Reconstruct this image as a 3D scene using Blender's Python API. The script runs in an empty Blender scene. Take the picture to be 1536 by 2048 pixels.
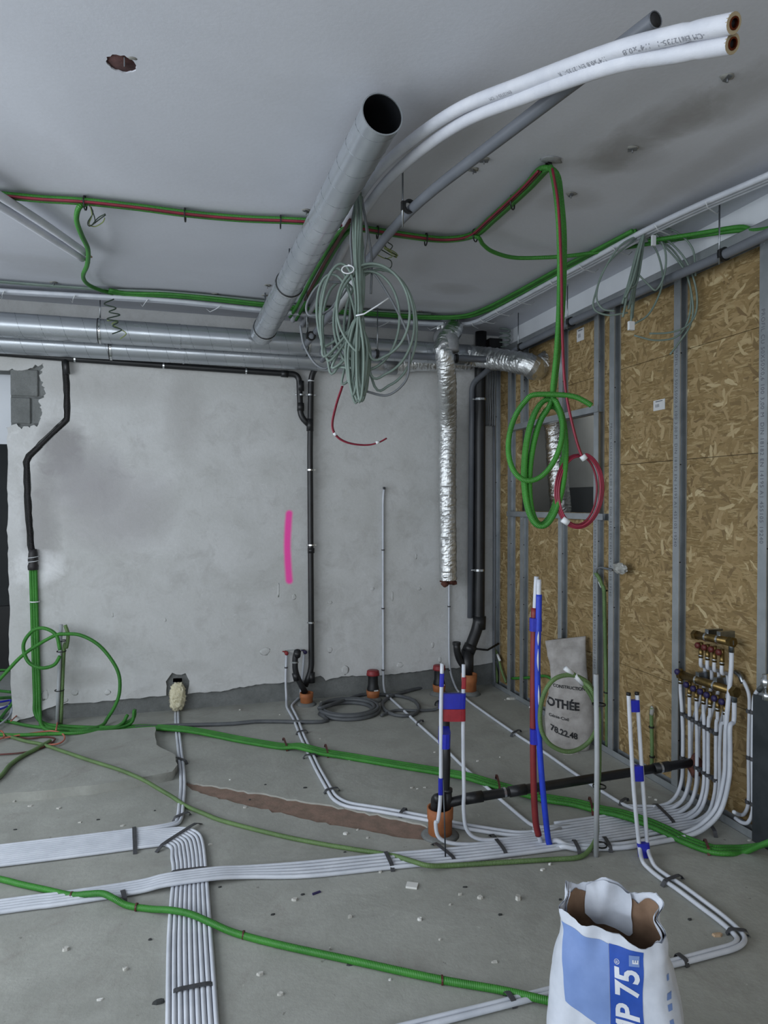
import bpy, bmesh, math, random
from mathutils import Vector, Matrix, noise
S = bpy.context.scene
COL = S.collection
random.seed(7)
PI = math.pi
# ---------------------------------------------------------------- camera
cd = bpy.data.cameras.new('camera'); cam = bpy.data.objects.new('camera', cd); COL.objects.link(cam)
cam.location = (0, 0, 1.6)
cam.rotation_euler = (PI/2 - 0.01397, 0, -0.28466)
cd.sensor_width = 36; cd.lens = 23.906; cd.clip_start = 0.02; cd.clip_end = 100
S.camera = cam
# ---------------------------------------------------------------- world, daylight and an added shaft lamp
w = bpy.data.worlds.new('overcast_sky'); S.world = w; w.use_nodes = True
w.node_tree.nodes['Background'].inputs[0].default_value = (0.62, 0.72, 0.85, 1)
w.node_tree.nodes['Background'].inputs[1].default_value = 0.5
def area(name, loc, target, sx, sy, power, col):
    l = bpy.data.lights.new(name, 'AREA'); l.shape = 'RECTANGLE'; l.size = sx; l.size_y = sy; l.energy = power; l.color = col
    o = bpy.data.objects.new(name, l); COL.objects.link(o); o.location = loc
    o.rotation_euler = (Vector(target) - Vector(loc)).to_track_quat('-Z', 'Y').to_euler()
    return o
area('daylight_left_windows', (-3.0, 1.7, 1.75), (0, 1.7, 1.6), 4.8, 1.9, 92, (0.88, 0.94, 1.0))
area('daylight_rear_windows', (-1.2, -3.05, 1.7), (-0.6, 2, 1.5), 4.0, 2.0, 52, (0.90, 0.95, 1.0))
area('added_shaft_fill', (3.2, 5.6, 2.9), (3.1, 4.6, 1.6), .8, .6, 5, (0.95, 0.98, 1.0))  # added fill lamp inside the shaft, brightens its boards
area('daylight_next_room', (-3.9, 8.6, 1.9), (-1.6, 5.6, 0.6), 1.6, 1.6, 70, (0.95, 0.98, 1.0))
vs = S.view_settings; S.display_settings.display_device = 'sRGB'
vs.view_transform = 'Standard'; vs.look = 'None'; vs.exposure = 0.6; vs.gamma = 1.0; vs.use_curve_mapping = False
# ---------------------------------------------------------------- materials
def lin(h):
    h = h.lstrip('#'); c = [int(h[i:i+2], 16)/255 for i in (0, 2, 4)]
    return tuple((x/12.92 if x <= .04045 else ((x+.055)/1.055)**2.4) for x in c) + (1,)
class NT:
    def __init__(s, name):
        s.m = bpy.data.materials.new(name); s.m.use_nodes = True
        s.t = s.m.node_tree; s.b = s.t.nodes['Principled BSDF']
    def n(s, kind, **kw):
        x = s.t.nodes.new('ShaderNode' + kind)
        for k, v in kw.items():
            if k.startswith('i_'):
                k = k[2:]; k = int(k) if k.isdigit() else k.replace('_', ' ')
                x.inputs[k].default_value = v
            else: setattr(x, k, v)
        return x
    def l(s, a, b): s.t.links.new(a, b)
    def mix(s, fac, a, b, blend='MIX'):
        x = s.t.nodes.new('ShaderNodeMix'); x.data_type = 'RGBA'; x.blend_type = blend
        for sock, v in ((x.inputs['Factor'], fac), (x.inputs['A'], a), (x.inputs['B'], b)):
            if isinstance(v, bpy.types.NodeSocket): s.l(v, sock)
            elif isinstance(v, str): sock.default_value = lin(v)
            else: sock.default_value = v
        return x.outputs['Result']
    def math(s, op, a, b=0.0, c=0.0):
        x = s.t.nodes.new('ShaderNodeMath'); x.operation = op
        for i, v in enumerate((a, b, c)):
            if isinstance(v, bpy.types.NodeSocket): s.l(v, x.inputs[i])
            else: x.inputs[i].default_value = v
        return x.outputs[0]
    def ramp(s, src, a, b, lo=0.0, hi=1.0):
        x = s.t.nodes.new('ShaderNodeMapRange'); s.l(src, x.inputs[0])
        for i, v in enumerate((a, b, lo, hi)): x.inputs[i+1].default_value = v
        return x.outputs[0]
    def noise(s, scale, detail=4, rough=0.6, vec=None, dist=0.0):
        x = s.n('TexNoise'); x.inputs['Scale'].default_value = scale; x.inputs['Detail'].default_value = detail
        x.inputs['Roughness'].default_value = rough; x.inputs['Distortion'].default_value = dist
        if vec is not None: s.l(vec, x.inputs['Vector'])
        return x.outputs[0]
    def pos(s):
        return s.n('NewGeometry').outputs['Position']
    def bump(s, h, strength=0.3, dist=0.01):
        x = s.n('Bump'); x.inputs['Strength'].default_value = strength; x.inputs['Distance'].default_value = dist
        s.l(h, x.inputs['Height']); s.l(x.outputs[0], s.b.inputs['Normal'])
    def col(s, c):
        if isinstance(c, bpy.types.NodeSocket): s.l(c, s.b.inputs['Base Color'])
        else: s.b.inputs['Base Color'].default_value = lin(c)
    def set(s, rough=.5, metal=0., spec=None):
        s.b.inputs['Roughness'].default_value = rough; s.b.inputs['Metallic'].default_value = metal
        if spec is not None: s.b.inputs['Specular IOR Level'].default_value = spec
M = {}
def simple(name, c, c2=None, rough=.5, metal=0., scale=20, bump=0., bscale=None, spec=None):
    t = NT(name); t.set(rough, metal, spec)
    p = t.pos()
    if c2: t.col(t.mix(t.ramp(t.noise(scale, 4, .6, p), .35, .65), c, c2))
    else: t.col(c)
    if bump: t.bump(t.noise(bscale or scale*4, 5, .6, p), bump, .004)
    M[name] = t.m; return t
def ribbed(name, c, c2, rough=.5, pitch=.004, strength=.7, scale=6):
    t = NT(name); t.set(rough)
    t.col(t.mix(t.ramp(t.noise(scale, 3, .6, t.pos()), .35, .65), c, c2))
    uv = t.n('UVMap'); sep = t.n('SeparateXYZ'); t.l(uv.outputs[0], sep.inputs[0])
    h = t.math('SINE', t.math('MULTIPLY', sep.outputs[0], 2*PI/pitch))
    t.bump(h, strength, .0015); M[name] = t.m
ribbed('green_conduit', '#3c862f', '#2f7427', .45, .006, .5)
ribbed('pale_green_conduit', '#66824f', '#566f43', .5, .006, .5)
ribbed('white_conduit', '#c9cdd6', '#b4b9c4', .45, .005, .5)
ribbed('black_conduit', '#1c1b1c', '#2b292a', .6, .008, .8)
simple('white_pipe', '#ccd0d8', '#bcc1ca', .45, scale=9)
simple('white_foam', '#d0d2d9', '#c3c6cf', .6, scale=9, bump=.25, bscale=60)
simple('grey_pvc', '#6a6e75', '#60646b', .45, scale=5)
simple('pale_grey_pvc', '#a7abae', '#989c9f', .5, scale=5)
simple('black_pipe', '#17181a', '#222325', .42, scale=7, bump=.05)
simple('black_plastic', '#101112', rough=.5)
simple('red_cap', '#8e2b30', '#7a2328', .5, scale=30)
simple('clay_pipe', '#a2643a', '#8a5230', .7, scale=14, bump=.15)
simple('clay_pink', '#8a7265', '#766458', .9, scale=18, bump=.4)
simple('steel', '#9a9fa3', '#8b9094', .32, 1., scale=30)
simple('zinc', '#b2b7bb', '#a0a6aa', .33, .6, scale=8)
simple('seam_steel', '#7c8186', '#6e7378', .4, .7, scale=8)
simple('dark_steel', '#5a5f64', '#4b5054', .45, .8, scale=8)
simple('bright_steel', '#d0d3d5', rough=.25, metal=1.)
simple('brass', '#8a7448', '#75613a', .36, .9, scale=40)
simple('copper', '#7a3c24', '#5c2a1a', .4, .9, scale=40)
simple('red_handle', '#5a201c', rough=.5)
simple('blue_handle', '#2a2350', rough=.5)
simple('blue_tape', '#1c25a8', '#19209a', .45, scale=30, bump=.1)
simple('red_tape', '#98202c', '#861b26', .45, scale=30, bump=.1)
simple('red_sleeve', '#7d2627', '#6f2022', .5, scale=12)
simple('blue_sleeve', '#2240c0', '#1d37ac', .5, scale=12)
simple('red_cable', '#8c1f38', '#78192e', .45, scale=12)
simple('brown_cable', '#5a2a24', '#472019', .5, scale=12)
simple('orange_cable', '#c0705c', '#a8604e', .5, scale=12)
simple('grey_green_cable', '#76867e', '#68776f', .5, scale=9)
simple('grey_cable', '#74787c', '#64686c', .5, scale=9)
simple('hose', '#585b5e', '#4a4d50', .55, scale=12)
simple('yellow_green_wire', '#6f8a4a', '#90955a', .5, scale=80)
simple('wire_black', '#1d2420', '#27402b', .5, scale=120)
simple('tie_white', '#d5d8db', rough=.5)
simple('tie_black', '#151515', rough=.5)
simple('strap_grey', '#45464a', '#37383b', .6, scale=40)
simple('strap_zinc', '#7a7d80', '#6c6f73', .45, .6, scale=40)
simple('wool', '#e2dcc2', '#cfc7a6', .95, scale=50, bump=.8, bscale=160)
simple('mineral_wool_dark', '#4e2e26', '#6a4238', .95, scale=50, bump=.8, bscale=160)
simple('chip', '#c3c2bc', '#a9a8a2', .9, scale=30, bump=.3)
simple('wood_chip', '#c0a68a', '#a88e72', .8, scale=60)
simple('tile_white', '#d4d4d0', rough=.4)
simple('pipe_inside', '#1a1b1e', rough=.7)
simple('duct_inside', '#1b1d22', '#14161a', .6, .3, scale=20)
simple('brown_hole', '#5a3b38', '#472d2b', .9, scale=40, bump=.3)
simple('gypsum_board', '#8d8d88', '#82827d', .8, scale=2)
simple('white_wall', '#d9dde2', '#cfd3d8', .8, scale=2)
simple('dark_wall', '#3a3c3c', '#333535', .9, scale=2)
simple('sticker', '#c9cacb', rough=.6)
simple('print_black', '#202124', rough=.7)
simple('print_pale', '#8b8e96', rough=.7)
simple('print_grey', '#5e6066', rough=.7)
simple('woven_sack', '#aeaaa7', '#97938f', .75, scale=14, bump=.25, bscale=220)
simple('sack_paper', '#cdd2dc', '#bfc5d0', .7, scale=14, bump=.15, bscale=40)
simple('sack_blue', '#1f4fb0', '#1b479f', .6, scale=14)
simple('sack_pale_blue', '#7690c4', '#6c86ba', .6, scale=14)
simple('sack_text_white', '#d6dae2', rough=.6)
simple('kraft', '#7d6450', '#6a5341', .9, scale=14, bump=.2)
simple('kraft_pale', '#a39478', '#938468', .9, scale=14, bump=.2)
simple('clear_wrap', '#a8a8a4', '#8b8b86', .35, scale=30, bump=.5)
simple('grey_tape', '#9a9c9f', '#8b8d90', .4, scale=30, bump=.2)
def foil():
    t = NT('foil'); t.set(.22, 1.0)
    t.col(t.mix(t.ramp(t.noise(25, 3, .6, t.pos()), .3, .7), '#eef0f0', '#d8dadb'))
    t.bump(t.noise(130, 4, .7, t.pos()), .5, .006); M['foil'] = t.m
foil()
def spiral():
    t = NT('spiral_steel'); t.set(.3, .7)
    p = t.pos(); n1 = t.noise(5, 3, .5, p)
    t.col(t.mix(t.ramp(n1, .3, .7), '#bdc2c7', '#adb2b8'))
    t.l(t.ramp(n1, .3, .7, .24, .36), t.b.inputs['Roughness']); M['spiral_steel'] = t.m
spiral()
def concrete():
    t = NT('concrete_floor'); t.set(.75, 0, .3); p = t.pos()
    big = t.noise(.9, 5, .6, p, .4); mid = t.noise(4.5, 6, .65, p, .6); fine = t.noise(40, 5, .7, p)
    c = t.mix(t.ramp(big, .35, .68), '#a3a49d', '#8f908a')
    c = t.mix(t.ramp(mid, .42, .75, 0, .6), c, '#b3b4ae')
    c = t.mix(t.ramp(t.noise(2.2, 6, .7, p, 1.2), .56, .74, 0, .65), c, '#85807a')
    c = t.mix(t.ramp(t.noise(14, 5, .7, p, .5), .66, .72, 0, .55), c, '#c9c9c3')
    c = t.mix(t.ramp(t.noise(23, 3, .6, p), .70, .74, 0, .7), c, '#66645f')
    c = t.mix(t.ramp(fine, .3, .75, 0, .28), c, '#7c7d78')
    t.col(c); t.l(t.ramp(mid, .3, .7, .6, .85), t.b.inputs['Roughness'])
    t.bump(t.mix(.35, mid, fine), .35, .012); M['concrete_floor'] = t.m
concrete()
def concrete_wall():
    t = NT('concrete_block'); t.set(.9); p = t.pos()
    n = t.noise(6, 5, .65, p); f = t.noise(70, 5, .7, p)
    c = t.mix(t.ramp(n, .35, .65), '#7d807f', '#696c6b'); c = t.mix(t.ramp(f, .4, .7, 0, .4), c, '#5c5e5c')
    t.col(c); t.bump(f, .5, .01); M['concrete_block'] = t.m
concrete_wall()
def plaster():
    t = NT('plaster'); t.set(.85); p = t.pos(); sep = t.n('SeparateXYZ'); t.l(p, sep.inputs[0])
    X, Z = sep.outputs[0], sep.outputs[2]
    n1 = t.noise(1.6, 6, .65, p, .8); n2 = t.noise(6, 6, .7, p, .5); n3 = t.noise(50, 4, .7, p)
    c = t.mix(t.ramp(n1, .35, .7), '#cccdcd', '#babbb9')
    c = t.mix(t.ramp(n2, .5, .74, 0, .6), c, '#a5a4a2')
    c = t.mix(t.ramp(t.noise(11, 6, .75, p, 1.5), .60, .72, 0, .5), c, '#dcdddd')
    # old grime stains around the removed units at the left of the wall
    def blob(x, z, rx, rz):
        a = t.math('DIVIDE', t.math('SUBTRACT', X, x), rx); b = t.math('DIVIDE', t.math('SUBTRACT', Z, z), rz)
        d = t.math('ADD', t.math('MULTIPLY', a, a), t.math('MULTIPLY', b, b))
        return t.ramp(t.math('ADD', d, t.math('MULTIPLY', t.math('SUBTRACT', n2, .5), 2.2)), .2, 1.5, 1, 0)
    for (x, z, rx, rz, col, k) in ((-.86, 2.0, .16, .2, '#8a8888', .6), (-.72, 1.78, .3, .26, '#989698', .5), (-.5, 1.55, .4, .3, '#a19ea0', .4),
                                   (-1.0, 1.45, .12, .4, '#8d8b8a', .5), (.0, 2.3, .14, .35, '#a5a4a2', .35), (-.6, 2.45, .5, .12, '#abaaa8', .3),
                                   (-1.0, .3, .12, .1, '#9b9b99', .35), (-.72, .3, .2, .07, '#9b9a97', .35), (.02, .33, .16, .05, '#9e9e9b', .2)):
        c = t.mix(t.math('MULTIPLY', blob(x, z, rx, rz), min(1, k*1.35)), c, col)
    c = t.mix(t.math('MULTIPLY', blob(-1.02, 1.12, .17, .13), .9), c, '#e4e5e6')      # fresh white filler
    # scratches: stretched noise streaks
    mp = t.n('Mapping'); mp.inputs['Scale'].default_value = (1.2, 1, 22); t.l(p, mp.inputs[0])
    c = t.mix(t.ramp(t.noise(5, 3, .6, mp.outputs[0]), .70, .74, 0, .35), c, '#8f8e8b')
    c = t.mix(t.ramp(n3, .35, .7, 0, .12), c, '#8d8d8a')
    # pink spray-paint stroke
    x0, z0, z1 = 0.800, 0.975, 1.510
    zc = t.n('Clamp'); t.l(Z, zc.inputs[0]); zc.inputs[1].default_value = z0; zc.inputs[2].default_value = z1
    bow = t.math('MULTIPLY', t.math('SINE', t.math('MULTIPLY', t.math('SUBTRACT', Z, z0), PI/(z1-z0))), -.014)
    dx = t.math('SUBTRACT', t.math('SUBTRACT', X, x0), bow); dz = t.math('SUBTRACT', Z, zc.outputs[0])
    d = t.math('SQRT', t.math('ADD', t.math('MULTIPLY', dx, dx), t.math('MULTIPLY', dz, dz)))
    d = t.math('ADD', d, t.math('MULTIPLY', t.math('SUBTRACT', n2, .5), .012))
    c = t.mix(t.ramp(d, .017, .038, 1, 0), c, '#ff55b2')
    t.col(c); t.bump(t.mix(.25, n2, n3), .4, .012); M['plaster'] = t.m
plaster()
def ceiling_mat():
    t = NT('ceiling_paint'); t.set(.85); p = t.pos(); sep = t.n('SeparateXYZ'); t.l(p, sep.inputs[0])
    n1 = t.noise(.8, 5, .6, p, .6); n2 = t.noise(5, 6, .7, p, .4); n3 = t.noise(60, 3, .6, p)
    c = t.mix(t.ramp(n1, .35, .7), '#c8cbd3', '#bcbfc7')
    def blob(x, y, rx, ry):
        a = t.math('DIVIDE', t.math('SUBTRACT', sep.outputs[0], x), rx); b = t.math('DIVIDE', t.math('SUBTRACT', sep.outputs[1], y), ry)
        d = t.math('ADD', t.math('MULTIPLY', a, a), t.math('MULTIPLY', b, b))
        return t.ramp(t.math('ADD', d, t.math('MULTIPLY', t.math('SUBTRACT', n2, .5), 2.0)), .1, 1.3, 1, 0)
    for (x, y, rx, ry, col, k) in BLOBS:
        c = t.mix(t.math('MULTIPLY', blob(x, y, rx, ry), k*.5), c, col)
    c = t.mix(t.ramp(n3, .35, .7, 0, .06), c, '#8d8d8a')
    t.col(c); t.bump(t.mix(.3, n2, n3), .12, .01); M['ceiling_paint'] = t.m
def _b(p, rx, ry, col, k): return (p[0], p[1], rx, ry, col, k)
BLOBS = [_b([(1.748,2.306,3.05)][0], .13, .3, '#6f6c68', .85), _b([(1.825,2.173,3.05)][0], .1, .2, '#77736e', .7), _b([(1.748,2.467,3.05)][0], .2, .14, '#7d7b78', .7),
         _b([(2.171,2.43,3.05)][0], .1, .5, '#85827f', .5), _b([(1.777,2.898,3.05)][0], .16, .13, '#8b8987', .7), _b([(1.717,2.563,3.05)][0], .12, .12, '#8c8b89', .6),
         _b([(1.75,4.322,3.05)][0], .2, .12, '#8a8a88', .7), _b([(1.803,4.696,3.05)][0], .3, .1, '#929290', .5), _b([(1.323,4.054,3.05)][0], .15, .3, '#999997', .5),
         _b([(-0.855,4.509,3.05)][0], .3, .1, '#9a9a9b', .5), _b([(-0.802,4.675,3.05)][0], .25, .15, '#9a9a9b', .45), _b([(-0.705,3.228,3.05)][0], .3, .3, '#a5a5a8', .4),
         _b([(1.912,1.953,3.05)][0], .12, .25, '#77756f', .7), _b([(0.835,2.499,3.05)][0], .5, .3, '#a5a5a6', .5), _b([(0.25,7.159,3.05)][0], .1, .1, '#a5a5a6', .1),
         _b([(2.352,2.73,3.05)][0], .08, .5, '#8d8b88', .5)]
ceiling_mat()
def osb():
    t = NT('osb'); t.set(.65); p = t.pos(); sep = t.n('SeparateXYZ'); t.l(p, sep.inputs[0])
    cv = t.n('CombineXYZ'); t.l(sep.outputs[1], cv.inputs[0]); t.l(sep.outputs[2], cv.inputs[1])
    base = t.mix(t.ramp(t.noise(7, 6, .7, cv.outputs[0], .8), .3, .7), '#978159', '#7d683f')
    for a_, hx, lo_ in ((.3, '#b5a37b', .52), (-.5, '#6a5633', .56), (.9, '#a8946a', .55), (-1.0, '#bfae88', .6)):
        fm = t.n('Mapping'); fm.inputs['Rotation'].default_value = (0, 0, a_); fm.inputs['Scale'].default_value = (9, 70, 1); t.l(cv.outputs[0], fm.inputs[0])
        base = t.mix(t.ramp(t.noise(1, 4, .65, fm.outputs[0], .6), lo_, lo_+.07, 0, .75), base, hx)
    hs = t.noise(40, 4, .7, cv.outputs[0])
    c = base
    for k, (ang, sx, sy, thr) in enumerate(((.35, 6, 30, .5), (-.5, 7, 34, .56), (1.1, 8, 34, .6), (.08, 6, 30, .58), (-1.15, 9, 38, .66), (.75, 7, 34, .68), (-.12, 7, 40, .66), (1.5, 9, 36, .72), (-.7, 8, 44, .78))):
        rot = t.n('Mapping'); rot.vector_type = 'POINT'; rot.inputs['Rotation'].default_value = (0, 0, ang); rot.inputs['Location'].default_value = (k*3.7, k*1.9, 0)
        wob = t.n('VectorMath'); wob.operation = 'MULTIPLY_ADD'
        ns = t.n('TexNoise'); ns.inputs['Scale'].default_value = 9; ns.inputs['Detail'].default_value = 4; t.l(cv.outputs[0], ns.inputs['Vector'])
        t.l(ns.outputs['Color'], wob.inputs[0]); wob.inputs[1].default_value = (.07, .07, 0); t.l(cv.outputs[0], wob.inputs[2])
        t.l(wob.outputs[0], rot.inputs[0])
        sc = t.n('Mapping'); sc.inputs['Scale'].default_value = (sx, sy, 1); t.l(rot.outputs[0], sc.inputs[0])
        vo = t.n('TexVoronoi'); vo.inputs['Scale'].default_value = 1.0; t.l(sc.outputs[0], vo.inputs['Vector'])
        sp = t.n('SeparateColor'); t.l(vo.outputs['Color'], sp.inputs[0])
        r, g = sp.outputs[0], sp.outputs[1]
        tone = t.n('ValToRGB'); cr = tone.color_ramp
        cr.elements[0].position = 0; cr.elements[0].color = lin('#7a6544'); cr.elements[1].position = 1; cr.elements[1].color = lin('#cfbf98')
        for pos, hx in ((.10, '#84704a'), (.35, '#998359'), (.7, '#a8926a'), (.9, '#b6a27a')):
            e = cr.elements.new(pos); e.color = lin(hx)
        t.l(g, tone.inputs[0])
        fib = t.n('Mapping'); fib.inputs['Scale'].default_value = (6, 160, 1); t.l(rot.outputs[0], fib.inputs[0])
        fc = t.mix(t.ramp(t.noise(1, 3, .6, fib.outputs[0]), .3, .7, 0, .3), tone.outputs[0], '#7d6947')
        edge = t.ramp(t.math('ADD', vo.outputs['Distance'], t.math('MULTIPLY', t.math('SUBTRACT', hs, .5), .15)), .36, .44, 1, 0)
        mask = t.math('MULTIPLY', t.math('GREATER_THAN', r, thr), edge)
        c = t.mix(mask, c, fc)
        hs = t.mix(mask, hs, g)
    c = t.mix(1.0, c, '#f0ece6', 'MULTIPLY'); t.col(c); t.bump(hs, .3, .006); M['osb'] = t.m
osb()
# ---------------------------------------------------------------- object helpers
W = {}                                        # world position of every object's origin
def props(o, label=None, cat=None, group=None, kind=None):
    if label: o['label'] = label
    if cat: o['category'] = cat
    if group: o['group'] = group
    if kind: o['kind'] = kind
    return o
def empty(name, loc, label=None, cat=None, group=None, kind=None):
    o = bpy.data.objects.new(name, None); COL.objects.link(o); o.location = loc; o.empty_display_size = .05
    W[o.name] = Vector(loc); return props(o, label, cat, group, kind)
def link(name, me, mat, parent=None, base=None):
    """me holds world coordinates; it is moved to the origin of its parent, or to base."""
    o = bpy.data.objects.new(name, me); COL.objects.link(o)
    org = W[parent.name] if parent else Vector(base if base is not None else (0, 0, 0))
    me.transform(Matrix.Translation(-org))
    if parent: o.parent = parent
    else: o.location = org
    W[o.name] = Vector(org)
    if mat:
        for m in (mat if isinstance(mat, (list, tuple)) else [mat]): me.materials.append(M[m])
    return o
def mesh(vs, fs, smooth=True, uvs=None):
    me = bpy.data.meshes.new('m'); me.from_pydata([tuple(v) for v in vs], [], fs)
    if smooth: me.polygons.foreach_set('use_smooth', [True]*len(me.polygons))
    if uvs:
        l = me.uv_layers.new(name='UVMap')
        for i, u in enumerate(uvs): l.data[i].uv = u
    me.update(); return me
def frm(bm, smooth=False):
    bmesh.ops.recalc_face_normals(bm, faces=bm.faces)
    me = bpy.data.meshes.new('m'); bm.to_mesh(me); bm.free()
    if smooth: me.polygons.foreach_set('use_smooth', [True]*len(me.polygons))
    return me
def catmull(pts, sub=6):
    P = [Vector(p) for p in pts]
    if len(P) < 3 or sub <= 1: return P
    out = []
    for i in range(len(P)-1):
        a = P[i-1] if i else P[0]*2-P[1]; b = P[i]; c = P[i+1]; d = P[i+2] if i+2 < len(P) else P[-1]*2-P[-2]
        for k in range(sub):
            u = k/sub; u2 = u*u; u3 = u2*u
            out.append(.5*((2*b)+(c-a)*u+(2*a-5*b+4*c-d)*u2+(3*b-a-3*c+d)*u3))
    out.append(P[-1]); return out
def fillet(pts, rad, n=6):
    P = [Vector(p) for p in pts]; out = [P[0]]
    for i in range(1, len(P)-1):
        a, b, c = P[i-1], P[i], P[i+1]; d1 = (a-b); d2 = (c-b); r = min(rad, d1.length*.49, d2.length*.49)
        s = b+d1.normalized()*r; e = b+d2.normalized()*r
        for k in range(n+1):
            u = k/n; out.append(s*(1-u)**2+b*2*u*(1-u)+e*u*u)
    out.append(P[-1]); return out
def frames(P):
    T = []
    for i in range(len(P)):
        t = (P[min(i+1, len(P)-1)]-P[max(i-1, 0)])
        T.append(t.normalized() if t.length > 1e-9 else Vector((0, 0, 1)))
    n = T[0].orthogonal().normalized(); out = []
    for i, t in enumerate(T):
        n = (n-t*n.dot(t)); n = n.normalized() if n.length > 1e-6 else t.orthogonal().normalized()
        out.append((P[i], t, n, t.cross(n)))
    return out
def tubemesh(P, r, n=8, caps=True, smooth=True, rf=None):
    P = [Vector(p) for p in P]; Fm = frames(P); vs = []; fs = []; uv = []; s = 0; S_ = []
    for i, (p, t, a, b) in enumerate(Fm):
        if i: s += (P[i]-P[i-1]).length
        S_.append(s)
        for k in range(n):
            th = 2*PI*k/n; rr = r(i/(len(P)-1)) if callable(r) else r
            if rf: rr *= rf(s, th, i, k)
            vs.append(p+a*math.cos(th)*rr+b*math.sin(th)*rr)
    for i in range(len(P)-1):
        for k in range(n):
            k2 = (k+1) % n
            fs.append((i*n+k, i*n+k2, (i+1)*n+k2, (i+1)*n+k))
            uv += [(S_[i], k/n), (S_[i], (k+1)/n), (S_[i+1], (k+1)/n), (S_[i+1], k/n)]
    if caps:
        fs.append(tuple(range(n))[::-1]); uv += [(0, 0)]*n
        fs.append(tuple((len(P)-1)*n+k for k in range(n))); uv += [(S_[-1], 0)]*n
    return mesh(vs, fs, smooth, uv)
def tube(name, pts, r, mat, parent=None, label=None, cat=None, group=None, sub=6, n=8, rigid=None, caps=True, base=None):
    P = fillet(pts, rigid) if rigid is not None else catmull(pts, sub)
    o = link(name, tubemesh(P, r, n, caps), mat, parent, base if base is not None else pts[0])
    return props(o, label, cat, group)
def hollow(name, pts, r, wall, mat, inner, parent=None, n=20, rigid=.05, depth=.25):
    """open pipe: outer skin, end rim and inner skin at the first point"""
    P = fillet(pts, rigid) if rigid is not None else catmull(pts, 8)
    o = link(name, tubemesh(P, r, n, False), mat, parent, pts[0])
    d = (P[1]-P[0]).normalized()
    me = tubemesh([P[0], P[0]+d*.0001], lambda u: r if u < .5 else r-wall, n, False)
    Q = [P[0]-d*.001, P[0]+d*.002, P[0]+d*depth]
    link('bore', tubemesh(Q, r-wall, n, True), inner, o)
    link('rim', ringmesh(P[0], d, r, r-wall, .002, n), mat, o)
    return o
def ringmesh(c, ax, ro, ri, h, n=24):
    ax = Vector(ax).normalized(); a = ax.orthogonal().normalized(); b = ax.cross(a); c = Vector(c); vs = []; fs = []
    for k in range(n):
        th = 2*PI*k/n; e = a*math.cos(th)+b*math.sin(th)
        vs += [c+e*ro-ax*h, c+e*ro+ax*h, c+e*ri+ax*h, c+e*ri-ax*h]
    for k in range(n):
        i, j = 4*k, 4*((k+1) % n)
        for q in range(4): fs.append((i+q, i+(q+1) % 4, j+(q+1) % 4, j+q))
    return mesh(vs, fs, False)
def cyl(name, a, b, r, mat, parent=None, n=14, r2=None):
    a, b = Vector(a), Vector(b)
    return link(name, tubemesh([a, b], (lambda u: r+(r2-r)*u) if r2 is not None else r, n), mat, parent, a)
def lathe(name, base, prof, mat, parent=None, n=20, ax=(0, 0, 1)):
    ax = Vector(ax).normalized(); a = ax.orthogonal().normalized(); b = ax.cross(a); base = Vector(base); vs = []; fs = []
    for (r, z) in prof:
        for k in range(n):
            th = 2*PI*k/n; vs.append(base+ax*z+(a*math.cos(th)+b*math.sin(th))*r)
    for i in range(len(prof)-1):
        for k in range(n):
            k2 = (k+1) % n; fs.append((i*n+k, i*n+k2, (i+1)*n+k2, (i+1)*n+k))
    fs.append(tuple(range(n))[::-1]); fs.append(tuple((len(prof)-1)*n+k for k in range(n)))
    me = mesh(vs, fs, True)
    return link(name, me, mat, parent, base)
def box(name, lo, hi, mat, parent=None, bev=0., base=None, rot=None):
    bm = bmesh.new(); bmesh.ops.create_cube(bm, size=1)
    lo, hi = Vector(lo), Vector(hi); c = (lo+hi)/2; d = hi-lo
    for v in bm.verts: v.co = Vector((v.co.x*d.x, v.co.y*d.y, v.co.z*d.z))
    if bev: bmesh.ops.bevel(bm, geom=bm.edges[:], offset=bev, segments=1, affect='EDGES')
    if rot is not None: bmesh.ops.transform(bm, matrix=rot, verts=bm.verts)
    bmesh.ops.translate(bm, vec=c, verts=bm.verts)
    return link(name, frm(bm), mat, parent, base if base is not None else (c.x, c.y, lo.z))
def plate(name, loops, thick, M4, mat, parent=None, base=(0, 0, 0), bevel=0.):
    """flat sheet from 2-D outlines (the first is the outline, the others holes), thickened by thick, then placed by M4"""
    cu = bpy.data.curves.new('c', 'CURVE'); cu.dimensions = '2D'; cu.fill_mode = 'BOTH'; cu.extrude = thick/2
    for lp in loops:
        sp = cu.splines.new('POLY'); sp.points.add(len(lp)-1); sp.use_cyclic_u = True
        for i, q in enumerate(lp): sp.points[i].co = (q[0], q[1], 0, 1)
    ob = bpy.data.objects.new('c', cu); COL.objects.link(ob)
    dg = bpy.context.evaluated_depsgraph_get(); me = bpy.data.meshes.new_from_object(ob.evaluated_get(dg))
    bpy.data.objects.remove(ob); bpy.data.curves.remove(cu)
    me.materials.clear(); me.transform(M4)
    return link(name, me, mat, parent, base)
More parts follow.
